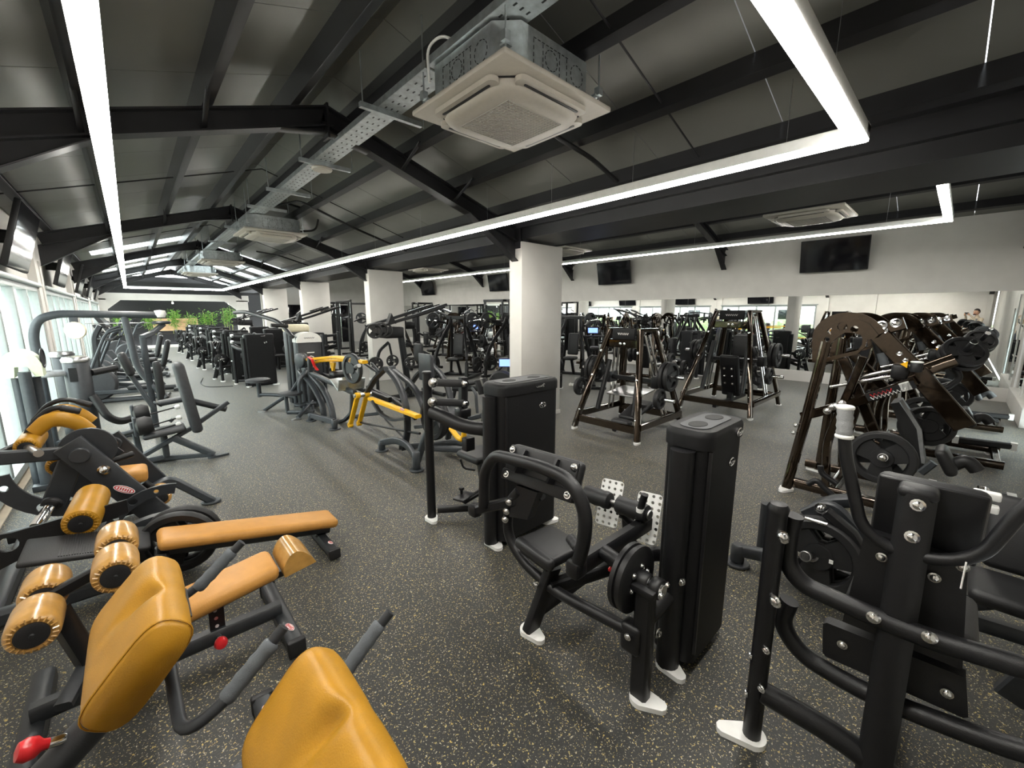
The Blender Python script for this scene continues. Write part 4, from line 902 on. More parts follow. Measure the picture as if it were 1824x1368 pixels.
part('plate_peg', MB().cyl(c - ax.normalized() * .08, c + ax.normalized() * .12, .02, .003), 'black', t); part('peg_tip', MB().cyl(c + ax.normalized() * .12, c + ax.normalized() * .13, .023, .003), 'chrome', t)
part('handle', MB().tube([(4.620, 0.070, 1.020), (4.620, 0.020, 1.020), (4.620, -0.050, 1.110), (4.620, 0.000, 1.180)], .022, .06), 'black', t)
# seat and back
part('backrest', MB().prism([(p[1], p[2]) for p in [(4.750, 0.320, 0.850), (4.750, 0.270, 0.870), (4.750, 0.120, 0.640), (4.750, 0.060, 0.360), (4.750, 0.120, 0.320), (4.750, 0.210, 0.600)]], .3, (4.75, 0, 0), RXP), 'vinyl', t)
part('backrest_edge', MB().prism([(p[1], p[2]) for p in [(4.580, 0.270, 0.890), (4.580, 0.250, 0.900), (4.580, 0.110, 0.670), (4.580, 0.060, 0.400), (4.580, 0.080, 0.400), (4.580, 0.140, 0.670)]], .02, (4.585, 0, 0), RXP), 'ggrip', t)
for q, r, pa in (((0, 0), .3, 0),): plate((4.050, 0.280, 0.520), (-1, .05, 0), t, .2, .05, spokes=3, ph=.5); plate((4.120, 0.290, 0.510), (-1, .05, 0), t, .2, .05, spokes=3)
part('plate_peg', MB().cyl((3.960, 0.270, 0.550), (4.400, 0.310, 0.430), .03), 'steel', t); bolt((3.950, 0.270, 0.550), (-1, 0, 0), t, .018)
plate((4.950, 0.080, 0.640), (-1, 0, 0), t, .17, .05); plate((5.050, 0.120, 0.610), (-1, 0, 0), t, .17, .05)
part('seat', MB().box((4.350, -0.050, 0.520), (.26, .2, .07), Matrix.Rotation(1.1, 3, 'X'), .03, 3), 'vinyl', t); part('seat_arm', MB().tube([(4.400, -0.070, 0.460), (4.400, -0.150, 0.540), (4.400, -0.210, 0.470)], .045, .06), 'vinyl', t)
part('seat_tube', MB().rt([(4.400, 0.070, 0.370), (4.400, 0.010, 0.470)], .05, .05), 'slate', t)
part('pedal_bar', MB().tube([(4.000, 0.700, 0.190), (4.000, 0.650, 0.250), (4.000, 0.600, 0.200), (4.000, 0.470, 0.110)], .022, .05), 'black', t)
part('pedal_bar', MB().tube([(4.100, 0.650, 0.340), (4.100, 0.640, 0.280), (4.100, 0.530, 0.220)], .022, .05), 'black', t)
part('rear_rail', MB().rt([(4.9, -.02, .14), (4.98, -.42, .14)], .07, .07), 'black', t)
for y in (-.0, -.44): part('rail_end', MB().box((4.9 if y > -.2 else 4.985, y, .14), (.08, .05, .08)), 'white', t)
foot((5.0, -.3, 0), 20, t); foot((5.25, -.3, 0), 20, t); foot((5.0, .8, 0), 90, t)
dup(TE, (6.75, .18, 0), 0, 'second glossy bronze horn press, half hidden behind the nearest one')
dup(TE, (8.75, .1, 0), 0, 'third bronze horn press close to the corner mirror')

# ---- grey leg machine between the press machine and the horn press
t = thing('leg_curl_machine', 'charcoal plate-loaded machine with round floor disc left of the press machine', 'gym machine', (2.7, .5, 0))
part('floor_disc', MB().cyl((2.7, .79, .002), (2.7, .79, .02), .075, .005, 20), 'char', t); part('disc_post', MB().cyl((2.7, .79, .02), (2.7, .79, .14), .04, .008), 'char', t)
part('curved_foot', MB().rt([(2.7, .79, .1), (2.72, .6, .13), (2.8, .4, .13), (2.8, .1, .12)], .05, .075, .1), 'char', t)
part('upright', MB().tube([(2.95, .72, .02), (2.95, .72, .36)], .035, seg=12), 'char', t); part('upright_disc', MB().cyl((2.95, .72, .002), (2.95, .72, .02), .07, .004), 'char', t)
part('frame_beam', MB().rt([(2.750, 0.480, 0.450), (2.750, 0.370, 0.560), (2.750, 0.210, 0.410), (2.750, 0.130, 0.320)], .05, .06, .08), 'char', t)
part('cover', MB().rt([(2.900, 0.460, 0.440), (2.900, 0.390, 0.510), (2.900, 0.270, 0.560)], .1, .06, .05), 'char', t)
part('push_arm', MB().rt([(2.650, 0.370, 0.540), (2.650, 0.250, 0.460), (2.650, 0.210, 0.400)], .06, .05), 'black', t); part('link_rod', MB().tube([(2.600, 0.450, 0.490), (2.600, 0.350, 0.490)], .01), 'chrome', t)
bolt((2.700, 0.400, 0.530), (-1, 0, 0), t, .02)
for X, r in ((2.62, .2), (2.7, .215), (2.78, .215)): plate((2.620, 0.370, 0.290) if X < 2.65 else ((2.700, 0.370, 0.270) if X < 2.75 else (2.780, 0.370, 0.260)), (-1, .08, .05), t, r, .05, spokes=3, ph=.6)
a, b = V((2.500, 0.410, 0.320)), V((2.750, 0.380, 0.240)); part('plate_peg', MB().cyl(a, b, .022), 'black', t); part('peg_ring', MB().cyl(a, a + (b - a) * .1, .028, .003), 'steel', t); part('hub_ring', MB().cyl(a + (b - a) * .4, a + (b - a) * .46, .035, .003), 'steel', t)
part('plate_number', MB().box((2.580, 0.310, 0.300), (.004, .018, .02)), 'white', t)
part('seat', MB().box((2.75, -.3, .36), (.3, .26, .07), None, .03, 3), 'vinyl', t); part('back_pad', MB().box((3.0, -.34, .55), (.07, .26, .36), Matrix.Rotation(.3, 3, 'Y'), .03, 3), 'vinyl', t)
part('seat_post', MB().rt([(2.75, -.3, .34), (2.8, .0, .1)], .06, .07), 'char', t); part('rear_beam', MB().rt([(2.8, .1, .12), (2.9, -.5, .12)], .06, .07), 'char', t)
quarter_r = [(.2 * math.cos(i * .2), .2 * math.sin(i * .2)) for i in range(9)]
part('arched_frame', MB().rt([(2.45, -.32, .06), (2.45, -.42, .35), (2.6, -.45, .62), (2.9, -.45, .7)], .05, .09, .2, up=(0, 1, 0)), 'char', t)

# ---- pyramid racks
def rack(xf, xb, ya, yb, zt_, label, bench=0, sgn=1):
    t = thing('pyramid_press', label, 'gym machine', ((xf + xb) / 2, (ya + yb) / 2, 0)); xc = (xf + xb) / 2; yc = (ya + yb) / 2; hw = (yb - ya) * .23; w = (xb - xf)
    tf, tb = xf + w * .34, xb - w * .34
    tops = {}
    for x, tx in ((xf, tf), (xb, tb)):
        for y, ty_ in ((ya, yc - hw), (yb, yc + hw)):
            part('upright', MB().rt([(x, y, .02), (x + (tx - x) * .12, y + (ty_ - y) * .12, zt_ * .16), (tx, ty_, zt_)], .06, .085, up=(1, 0, 0)), 'brown', t); foot((x, y, 0), 200 if x == xf else 20, t, .13, .09)
            for f in (.2, .55, .8): bolt((x + (tx - x) * f - .05 * (1 if x == xf else -1), y + (ty_ - y) * f, zt_ * f), (-1 if x == xf else 1, 0, .2), t, .012)
        part('base_rail', MB().rt([(x + (tx - x) * .1, ya, zt_ * .11), (x + (tx - x) * .1, yb, zt_ * .11)], .05, .1), 'brown', t)
    for y in (ya, yb): part('side_rail', MB().rt([(xf + w * .04, y, zt_ * .14), (xb - w * .04, y, zt_ * .14)], .05, .09), 'brown', t)
    part('top_beam', MB().rt([(tf - .02, yc - hw - .02, zt_ * .87), (tf - .02, yc + hw + .02, zt_ * .87)], .06, .11), 'brown', t)
    for s_ in (-1, 1): part('top_rail', MB().rt([(tf - .03, yc + s_ * hw, zt_), (tb + .03, yc + s_ * hw, zt_)], .06, .05), 'brown', t); bolt((tf - .055, yc + s_ * .03, zt_ * .87), (-1, 0, 0), t, .012)
    nb = part('name_board', MB().box((tf - .03, yc, zt_ * .965), (.03, hw * 1.5, .15), None, .008), 'shroud', t)
    part('board_script', MB().tube([(tf - .047, yc + hw * (.35 - .7 * i / 12), zt_ * .965 + .012 * (-1) ** i) for i in range(13)], .006, seg=4), 'white', nb, 'white script lettering')
    # carriage on inclined guides with loaded pegs
    for s_ in (-1, 1):
        y = yc + s_ * hw * 1.5
        for dx in (.0, .1): part('guide_rod', MB().tube([(xc + .15 + dx, y + s_ * .1, zt_ * .14), (xc - .05 + dx, y - s_ * .12, zt_ * .95)], .016, seg=8), 'chrome', t)
        part('slider', MB().box((xc + .08, y + s_ * .03, zt_ * .5), (.22, .1, .16), None, .015), 'black', t)
        for z, r, L, x in ((zt_ * .58, .19, .3, xc - .05), (zt_ * .4, .13, .25, xf + w * .22)):
            y0_ = yc + s_ * (hw * 1.5 + (.22 if r < .15 else .14))
            part('plate_peg', MB().cyl((x, y0_, z), (x, y0_ + s_ * L, z), .024), 'chrome', t)
            plate((x, y0_ + s_ * .06, z), (0, 1, 0), t, r, .05); 
            if r > .15: plate((x, y0_ + s_ * .13, z), (0, 1, 0), t, r, .05)
        part('stop_post', MB().tube([(xf + w * .2, yc + s_ * hw * 1.25, zt_ * .2), (xf + w * .36, yc + s_ * hw * 1.05, zt_ * .7)], .035), 'black', t)
    part('carriage_bar', MB().rt([(xc + .08, yc - hw * 1.5, zt_ * .5), (xc + .08, yc + hw * 1.5, zt_ * .5)], .05, .06), 'black', t)
    if bench == 0:
        part('footplate', MB().box((xc + .1, yc + .05, zt_ * .36), (.45, .5, .02), Matrix.Rotation(-.12, 3, 'Y'), .006), 'steel', t)
        part('bench_pad', MB().box((xc - .02, yc - .12, .27), (.5, .26, .07), Matrix.Rotation(-.35, 3, 'Y'), .03, 3), 'vinyl', t); part('head_pad', MB().box((xf + .1, yc - .2, .2), (.14, .26, .08), None, .035, 3), 'vinyl', t)
        part('bench_beam', MB().rt([(xf + .05, yc - .12, .1), (xb, yc - .12, .3)], .06, .07), 'black', t)
    else:
        part('backrest', MB().box((xc - .1, yc, .55), (.08, .3, .75), Matrix.Rotation(-.35, 3, 'Y'), .035, 3), 'vinyl', t); part('seat', MB().box((xc + .22, yc, .42), (.35, .32, .08), Matrix.Rotation(-.3, 3, 'Y'), .035, 3), 'vinyl', t)
        part('seat_back_plate', MB().box((xc - .15, yc, .5), (.02, .2, .5), Matrix.Rotation(-.35, 3, 'Y')), 'black', t)
        for k in range(3):
            for s_ in (-1, 1): bolt((xc - .13 - .05 * k, yc + s_ * .06, .42 + k * .13), (-1, 0, -.35), t, .014)
        part('headrest', MB().box((xc - .02, yc - .1, 1.05), (.07, .26, .36), None, .03, 3), 'vinyl', t); part('seat_post', MB().rt([(xc, yc, .45), (xc, yc, .1)], .1, .1), 'black', t)
        part('bench_beam', MB().rt([(xf + .05, yc, .12), (xb - .05, yc, .12)], .06, .07), 'black', t)
    return t
TG = rack(4.44, 5.62, 2.54, 3.52, 1.37, 'bronze pyramid press with name board, just right of the near column')
TH = rack(6.75, 8.2, 2.0, 3.1, 1.62, 'taller bronze pyramid press with upright backrest, second from the column', 1)

# ---- yellow and charcoal leg press (near)
t = TN = thing('leg_press', 'charcoal leg press with yellow lever and pointed arches, near one', 'gym machine', (2.4, 4.0, 0))
def disc_foot(p, parent, h=.12): part('floor_disc', MB().cyl((p[0], p[1], .002), (p[0], p[1], .018), .075, .004, 20), 'slate', parent); part('disc_post', MB().cyl((p[0], p[1], .018), (p[0], p[1], h), .04, .008), 'slate', parent)
disc_foot((2.0, 4.43), t); disc_foot((1.99, 3.61), t, .2)
part('curved_foot', MB().rt([(2.0, 4.43, .1), (2.06, 4.15, .19), (2.04, 3.85, .19), (1.99, 3.61, .13)], .045, .075, .15), 'slate', t)
for X, dy in ((2.15, 0), (2.75, .0)):
    q = [(X, p[1] + dy, p[2]) for p in [(2.150, 5.170, 0.530), (2.150, 4.850, 0.790), (2.150, 4.520, 0.960), (2.150, 4.250, 0.840), (2.150, 4.090, 0.630), (2.150, 4.050, 0.330), (2.150, 4.170, 0.050)]]
    part('pointed_arch', MB().rt(q[:3], .04, .075, .1, up=(1, 0, 0)), 'char', t); part('pointed_arch', MB().rt(q[2:], .04, .075, .15, up=(1, 0, 0)), 'char', t)
q = [(2.450, 4.930, 0.860), (2.450, 4.460, 0.730), (2.450, 4.210, 0.530), (2.450, 4.100, 0.210)]; part('rear_arch', MB().rt(q, .04, .08, .2, up=(1, 0, 0)), 'char', t)
part('strut', MB().rt([(2.05, 3.72, .02), (2.1, 3.6, .35), (2.2, 3.5, .6)], .05, .07, .1, up=(1, 0, 0)), 'slate', t)
part('arch_bar', MB().rt([(2.100, 4.420, 0.960), (2.800, 5.630, 0.800)], .05, .05), 'slate', t)
for X in (2.02, 2.14):
    q = [(X, p[1], p[2]) for p in [(2.080, 5.100, 0.560), (2.080, 5.410, 0.110)]] ; part('yellow_prong', MB().rt(q, .035, .06, up=(1, 0, 0)), 'yellow', t); part('prong_boss', MB().cyl((X - .03, q[0][1], q[0][2]), (X + .03, q[0][1], q[0][2]), .04, .006), 'yellow', t); part('prong_end', MB().cyl((X - .03, q[1][1], q[1][2]), (X + .03, q[1][1], q[1][2]), .035, .006), 'yellow', t)
q = [(2.080, 5.100, 0.560), (2.080, 5.410, 0.110)]; part('pivot_pin', MB().cyl((1.97, q[0][1], q[0][2]), (2.2, q[0][1], q[0][2]), .025), 'steel', t)
part('yellow_lever', MB().rt([(2.100, 4.900, 0.540), (2.100, 3.730, 0.530)], .04, .075, up=(1, 0, 0)), 'yellow', t); oval_badge((2.070, 4.020, 0.560), (-1, 0, 0), (0, 0, 1), t, .1, .035)
part('swing_arc', MB().rt([(2.060, 4.740, 0.540), (2.060, 4.540, 0.410), (2.060, 4.230, 0.400), (2.060, 3.910, 0.480)], .03, .05, .1, up=(1, 0, 0)), 'char', t)
part('push_rod', MB().tube([(2.150, 5.430, 0.120), (2.150, 4.430, 0.240), (2.150, 3.800, 0.320)], .014), 'black', t); part('push_rod', MB().tube([(2.300, 4.960, 0.240), (2.300, 4.210, 0.010)], .012), 'black', t)
plate((2.250, 3.680, 0.490), (-1, 0, 0), t, .23, .06, 'rubber'); plate((2.400, 3.850, 0.450), (-1, 0, 0), t, .23, .06); part('plate_peg', MB().cyl((2.150, 3.510, 0.540), (2.500, 4.010, 0.410), .025), 'chrome', t)
part('slide_rail', MB().rt([(2.450, 5.790, 0.520), (2.450, 5.000, 0.460), (2.450, 4.420, 0.320)], .05, .06), 'black', t)
part('back_pad', MB().box((2.600, 4.370, 0.940), (.08, .26, .32), None, .035, 3), 'gvinyl', t); part('pad_shell', MB().box((2.550, 4.320, 0.950), (.02, .27, .33), None, .009), 'slate', t)
part('seat', MB().box((2.600, 3.900, 0.460), (.3, .3, .07), None, .03, 3), 'gvinyl', t); part('yellow_hook', MB().tube([(2.200, 3.280, 0.480), (2.200, 3.170, 0.410), (2.200, 3.080, 0.400), (2.200, 3.040, 0.550), (2.200, 3.080, 0.670)], .026, .08), 'yellow', t)
part('seat_frame', MB().rt([(2.600, 4.700, 0.120), (2.600, 3.910, 0.320), (2.600, 3.280, 0.540)], .05, .05), 'slate', t); part('side_handle', MB().tube([(2.600, 3.460, 0.810), (2.600, 3.390, 0.760), (2.600, 3.370, 0.550)], .016, .03), 'slate', t)
part('base_beam', MB().rt([(2.1, 4.2, .08), (2.7, 3.9, .08), (2.75, 3.2, .08)], .06, .06, .1), 'slate', t); part('base_beam', MB().rt([(2.1, 3.7, .2), (2.7, 3.4, .1)], .06, .06), 'slate', t)

# ---- second yellow machine
t = TN2 = thing('hack_squat', 'charcoal sled machine with curved yellow arms and red ribbon', 'gym machine', (2.1, 6.0, 0))
disc_foot((1.82, 6.42), t); disc_foot((1.92, 5.72), t, .14)
part('cross_foot', MB().rt([(1.82, 6.42, .09), (1.92, 5.72, .11)], .05, .08), 'slate', t)
for X, o in ((1.9, 0), (1.95, 1)):
    q = [(1.950, 7.270, 0.650), (1.950, 6.670, 0.510), (1.950, 6.250, 0.270), (1.950, 6.240, -0.030)] if not o else [(2.000, 7.020, 0.670), (2.000, 6.350, 0.500), (2.000, 6.040, 0.290), (2.000, 5.970, -0.050)]; part('curved_leg', MB().rt(q, .045, .08, .3, up=(1, 0, 0)), 'slate', t)
part('upright', MB().tube([(2.000, 7.430, 1.210), (2.000, 7.410, 0.640), (2.000, 7.350, 0.000)], .032), 'slate', t); part('upright_disc', MB().cyl(V((2.000, 7.350, 0.000)) - V((0, 0, .0)), V((2.000, 7.350, 0.020)), .07), 'slate', t)
part('gusset', MB().box((2.000, 7.170, 0.650), (.05, .22, .16), None, .01), 'slate', t); part('bracket', MB().box((1.950, 6.700, 0.810), (.06, .08, .22), None, .01), 'char', t)
for q, w in (([(2.000, 7.430, 0.780), (2.000, 7.050, 0.860), (2.000, 5.680, 1.010), (2.000, 4.760, 1.020)], .04), ([(2.200, 7.790, 0.690), (2.200, 6.880, 0.840), (2.200, 5.710, 0.950), (2.200, 5.330, 0.950)], .04)): part('yellow_arm', MB().rt(q, w, .07, .15, up=(1, 0, 0)), 'yellow', t)
part('arm_boss', MB().cyl((1.950, 7.170, 0.860), (2.200, 8.020, 0.770), .06, .01), 'yellow', t); part('yellow_gusset', MB().prism([(-.1, .06), (.1, .06), (0, -.1)], .03, (2.150, 6.290, 0.810), RXP), 'yellow', t)
part('ribbon', MB().sweep([(1.930, 6.680, 0.940), (1.930, 6.510, 0.910), (1.930, 6.420, 0.820), (1.930, 6.290, 0.770)], [(-.02, -.002), (.02, -.002), (.02, .002), (-.02, .002)], .03), 'red', t, 'red ribbon')
plate((1.950, 5.030, 0.920), (-1, -.2, 0), t, .19, .05, 'char', spokes=3); part('plate_peg', MB().cyl((1.850, 4.570, 1.010), (2.200, 5.790, 0.810), .022), 'steel', t)
part('sled_rail', MB().rt([(2.000, 6.830, 0.660), (2.000, 5.130, 0.590)], .05, .07), 'char', t); part('sled_rail', MB().rt([(2.350, 7.850, 0.550), (2.350, 4.880, 0.490)], .05, .07), 'black', t)
p = V((2.050, 5.510, 0.660)); part('footplate', MB().box(p, (.35, .3, .02), Matrix.Rotation(.4, 3, 'X'), .005), 'galv', t); part('footplate_lip', MB().box(p + V((0, -.16, .02)), (.35, .02, .14), Matrix.Rotation(.4, 3, 'X'), .005), 'galv', t)
for k in range(5): part('slot', MB().box(p + V((-.14 + k * .07, -.172, .03)), (.03, .004, .02), Matrix.Rotation(.4, 3, 'X')), 'black', t)
part('front_post', MB().rt([(2.100, 5.470, 0.530), (2.100, 5.540, 0.240), (2.100, 5.810, 0.090), (2.100, 6.240, -0.060)], .045, .06, .06, up=(1, 0, 0)), 'slate', t); part('low_rail', MB().rt([(2.400, 7.110, -0.190), (2.400, 5.260, 0.240)], .05, .05), 'slate', t)
part('grip', MB().tube([(2.100, 5.000, 0.970), (2.100, 4.720, 0.910), (2.100, 4.610, 0.910), (2.100, 4.800, 0.990)], .016, .03), 'slate', t)
part('shoulder_pad', MB().box((2.200, 6.200, 0.700), (.25, .2, .09), None, .04, 3), 'vinyl', t)

# ---- grey tower with white cap
t = TO = thing('pulley_tower', 'grey weight tower with white rounded cap lettered EVO1', 'gym machine', (2.1, 7.4, 0))
p = V((1.970, 7.400, 0.050)); q = V((2.360, 7.400, 0.030)); h = (2.250, 7.400, 1.290)[2]; xa, xb = p.x, q.x; xm = (xa + xb) / 2; w = xb - xa
part('shroud', MB().box((xm, 7.5, h * .44), (w, .2, h * .86), None, .02), 'slate', t); part('face', MB().box((xm, 7.395, h * .44), (w * .9, .02, h * .84), None, .008), 'char', t)
o = [(-w / 2, 0)] + [(w / 2 * math.cos(math.pi - i * math.pi / 12), .04 + .13 * math.sin(i * math.pi / 12)) for i in range(13)] + [(w / 2, 0)]
part('cap', MB().prism(o, .26, (xm, 7.49, h * .86), RYP), 'white', t, 'white moulded cap'); part('cap_script', MB().tube([(xm - .08 + i * .016, 7.355, h * .92 + .008 * (-1) ** i) for i in range(11)], .004, seg=4), 'char', t)
text('EVO1', .17, (xm + .02, 7.383, h * .6), RYP @ Matrix.Rotation(math.pi / 2, 3, 'Z'), 'white', t)
for dx in (-.06, w + .05): part('side_post', MB().tube([(xa + dx, 7.5, .02), (xa + dx, 7.5, h * .95)], .03), 'slate', t)
part('rear_tower', MB().box((xm - .02, 8.0, h * .5), (w, .2, h), None, .03), 'char', t); part('rear_cap', MB().box((xm - .02, 8.0, h * 1.03), (w * 1.05, .24, .14), None, .05, 3), 'cream', t)
part('base', MB().rt([(xm, 7.3, .05), (xm, 8.1, .05)], .1, .08), 'slate', t)
part('boom', MB().tube([(xa - .02, 7.5, h * .93), (xa - .1, 7.9, 1.45), (xa - .35, 9.2, 1.62), (xa - .45, 9.7, 1.6)], .035, .4), 'char', t); part('boom_grip', MB().tube([(xa - .3, 7.6, 1.4), (xa - .05, 7.6, 1.38)], .03), 'rubber', t)

# ---- low seated station in front of the tower
t = thing('seated_station', 'slate tube-framed seated station with round pads left of the yellow machines', 'gym machine', (1.6, 7.3, 0))
sp = V((1.700, 9.350, 0.450)) ; 
def cyl_pad(c, ax, r, th, m='gvinyl', nm='round_pad'): return part(nm, MB().lathe(V(c), ax, [(r * .8, -th / 2), (r, -th * .3), (r, th * .3), (r * .8, th / 2)], 22), m, t)
cyl_pad((1.5, 8.1, .45), (0, 0, 1), .19, .06); part('stool_post', MB().tube([(1.5, 8.1, .42), (1.5, 8.1, .16)], .035), 'slate', t)
part('stool_arm', MB().tube([(1.5, 8.1, .2), (1.7, 7.9, .2), (2.0, 7.6, .15)], .03, .15), 'slate', t)
cyl_pad((1.72, 7.0, .35), (0, 0, 1), .17, .05); part('seat_post', MB().rt([(1.65, 7.0, .33), (1.65, 7.0, .05)], .05, .06), 'slate', t)
part('diag_tube', MB().rt([(1.45, 7.55, .03), (1.75, 7.1, .34), (1.95, 6.95, .7)], .05, .05), 'slate', t)
for dx in (0, .14):
    part('hoop_tube', MB().tube([(1.82 + dx, 6.9, .12), (1.82 + dx, 6.9, .55), (1.95 + dx, 6.9, .68), (2.05 + dx, 7.2, .68)], .026, .1), 'slate', t); part('hoop_disc', MB().cyl((1.82 + dx, 6.9, .16), (1.82 + dx, 6.9, .19), .09, .005), 'slate', t)
cyl_pad((1.92, 7.05, .85), (-1, -.3, 0), .12, .1, 'slate'); cyl_pad((1.96, 7.05, .85), (-1, -.3, 0), .12, .06, 'vinyl', 'pad_cushion'); part('pad_arm', MB().tube([(1.98, 7.06, .85), (2.12, 7.25, .85)], .025), 'char', t)
part('base_beam', MB().rt([(1.65, 7.0, .06), (1.95, 6.75, .06), (2.1, 7.3, .06)], .06, .06, .1), 'slate', t); foot((1.45, 7.55, 0), 160, t, .14, .08, m='steel'); foot((1.7, 6.65, 0), 200, t, .14, .08, m='steel')
part('front_tube', MB().rt([(1.7, 6.65, .03), (2.0, 6.9, .2)], .05, .05), 'slate', t)
# ======================= BACKGROUND MACHINES =======================
# ---- adduction bench by the tan machines
t = thing('leg_bench', 'slate tube-framed seat with tall narrow backrest beside the aisle', 'gym machine', (.35, 5.6, 0))
part('backrest', MB().box(V((0.360, 5.600, 0.690)), (.1, .24, .78), Matrix.Rotation(math.radians(-7), 3, 'Y') @ Matrix.Rotation(0, 3, 'Z'), .04, 3), 'gvinyl', t)
part('seat', MB().box((0.130, 5.650, 0.350), (.36, .28, .06), Matrix.Rotation(-.1, 3, 'Y'), .028, 3), 'gvinyl', t)
part('seat_post', MB().tube([(0.120, 5.650, 0.320), (0.120, 5.650, 0.070)], .03), 'slate', t)
part('long_tube', MB().rt([(-0.070, 5.600, 0.130), (0.340, 5.600, 0.340), (0.720, 5.600, 0.590)], .045, .045), 'slate', t); part('rear_leg', MB().rt([(0.200, 5.600, 0.270), (.52, 5.5, .03)], .05, .07), 'slate', t)
part('cross_tube', MB().tube([(0.120, 5.850, 0.620), (0.330, 5.850, 0.640)], .035), 'slate', t); part('cross_tube', MB().tube([(0.410, 5.750, 0.620), (0.710, 5.750, 0.480)], .035), 'char', t); part('tube_end', MB().cyl((0.120, 5.850, 0.620), (0.110, 5.850, 0.610), .045), 'black', t)
part('knee_post', MB().rt([(-0.110, 5.700, 0.480), (-0.080, 5.700, 0.070)], .05, .05, up=(0, 1, 0)), 'slate', t)
for q in ((258, 758), (250, 735)):
    c = V((-0.020, 5.550, 0.460) if q[0] > 255 else (-0.030, 5.950, 0.520)); part('knee_pad', MB().lathe(c, (1, 0, .1), [(.06, -.07), (.09, -.05), (.095, .02), (.07, .07)], 20), 'vinyl', t); part('pad_plate', MB().box(c - V((.07, 0, 0)), (.03, .1, .2), None, .012), 'slate', t)
part('side_arm', MB().tube([(-0.250, 5.600, 0.380), (-0.080, 5.600, 0.410)], .022), 'slate', t); part('foot_bar', MB().rt([(-0.050, 5.600, 0.070), (0.090, 5.600, 0.080)], .05, .05), 'slate', t)
part('floor_tube', MB().rt([(.08, 5.7, .04), (.5, 5.5, .04)], .05, .05), 'slate', t); foot((.5, 5.5, 0), 0, t, .2, .09, m='slate')
part('base_plate', MB().box((.1, 5.72, .03), (.2, .12, .04), None, .01), 'char', t); part('grip', MB().tube([(0.190, 5.750, 0.420), (0.220, 5.750, 0.450)], .018), 'slate', t)
for k in range(3):
    for q in [(0.040, 5.600, 0.560), (0.040, 5.600, 0.440), (0.030, 5.600, 0.370)][k:k + 1]:
        part('lever_rod', MB().tube([q, V(q) + V((.2, .05, .03))], .008, seg=6), 'black', t); part('lever_knob', MB().lathe(V(q) + V((.2, .05, .03)), (1, .2, .1), [(.012, 0), (.026, .02), (.024, .045), (0, .055)], 12), 'white', t)

# ---- pale green capped station against the window
t = thing('cable_column', 'slate columns under a pale green curved cap by the window', 'gym machine', (-.72, 6.7, 0))
for dx, dy, r in ((-.12, .0, .06), (.0, -.1, .075), (.1, .03, .06)): part('column', MB().rt([(-.72 + dx, 6.7 + dy, .0), (-.72 + dx, 6.7 + dy, 1.12 + (dy < 0) * .06)], r * 2, r * 1.6, up=(0, 1, 0)), 'slate', t)
o = [(-.22, -.14)] + [(-.22 + .44 * i / 12, -.02 + .14 * math.sin(math.pi * (.12 + .88 * i / 12)) ** .6) for i in range(13)] + [(.22, -.14), (.12, -.14), (.05, -.04), (-.1, -.04), (-.12, -.14)]
part('cap', MB().prism(o, .26, (-.72, 6.72, 1.27), RYP), 'green', t, 'pale green plastic cap'); part('end_dish', MB().lathe((-.5, 6.72, 1.3), (1, -.2, 0), [(.09, 0), (.1, .015), (.085, .02), (.08, .006), (0, .004)], 20), 'char', t)
part('base', MB().box((-.72, 6.7, .03), (.34, .4, .06), None, .01), 'char', t)
t.location = (-.74, 5.6, 0); t.scale = (.5, .7, .92)
# ---- dark drum column with ring
t = thing('drum_column', 'dark round column with silver top and grey hoop by the window', 'gym machine', (-.36, 7.3, 0))
part('drum', MB().cyl((-.36, 7.3, .02), (-.36, 7.3, 1.12), .12, .01, 24), 'char', t); part('drum_top', MB().lathe((-.36, 7.3, 1.12), (0, 0, 1), [(.125, 0), (.13, .03), (.11, .06), (.05, .07), (0, .07)], 24), 'steel', t)
part('label', MB().box((-.36 - .03, 7.18, .98), (.07, .01, .16)), 'black', t); part('hoop', MB().tube([(-.36 - .1 + .0, 7.25, 1.0), (-.62, 7.15, 1.0), (-.68, 7.3, 1.0), (-.6, 7.45, 1.0), (-.44, 7.36, 1.0)], .03, .08), 'ggrip', t)
part('second_top', MB().lathe((-.5, 7.7, 1.16), (0, 0, 1), [(.11, 0), (.12, .03), (.1, .06), (0, .065)], 20), 'steel', t); part('second_drum', MB().cyl((-.5, 7.7, .02), (-.5, 7.7, 1.16), .1, .01, 20), 'char', t); part('base_ring', MB().cyl((-.36, 7.3, .002), (-.36, 7.3, .03), .16, .005, 24), 'black', t)
part('side_pad', MB().tube([(-.24, 7.3, .98), (-.02, 7.5, 1.0)], .04), 'vinyl', t); part('foot_tube', MB().tube([(-.26, 7.2, .72), (-.16, 7.15, .45), (-.05, 7.2, .36), (.2, 7.4, .4)], .045, .12), 'black', t)
t.location = (-.5, 6.6, 0); t.scale = (.9, .9, .95)
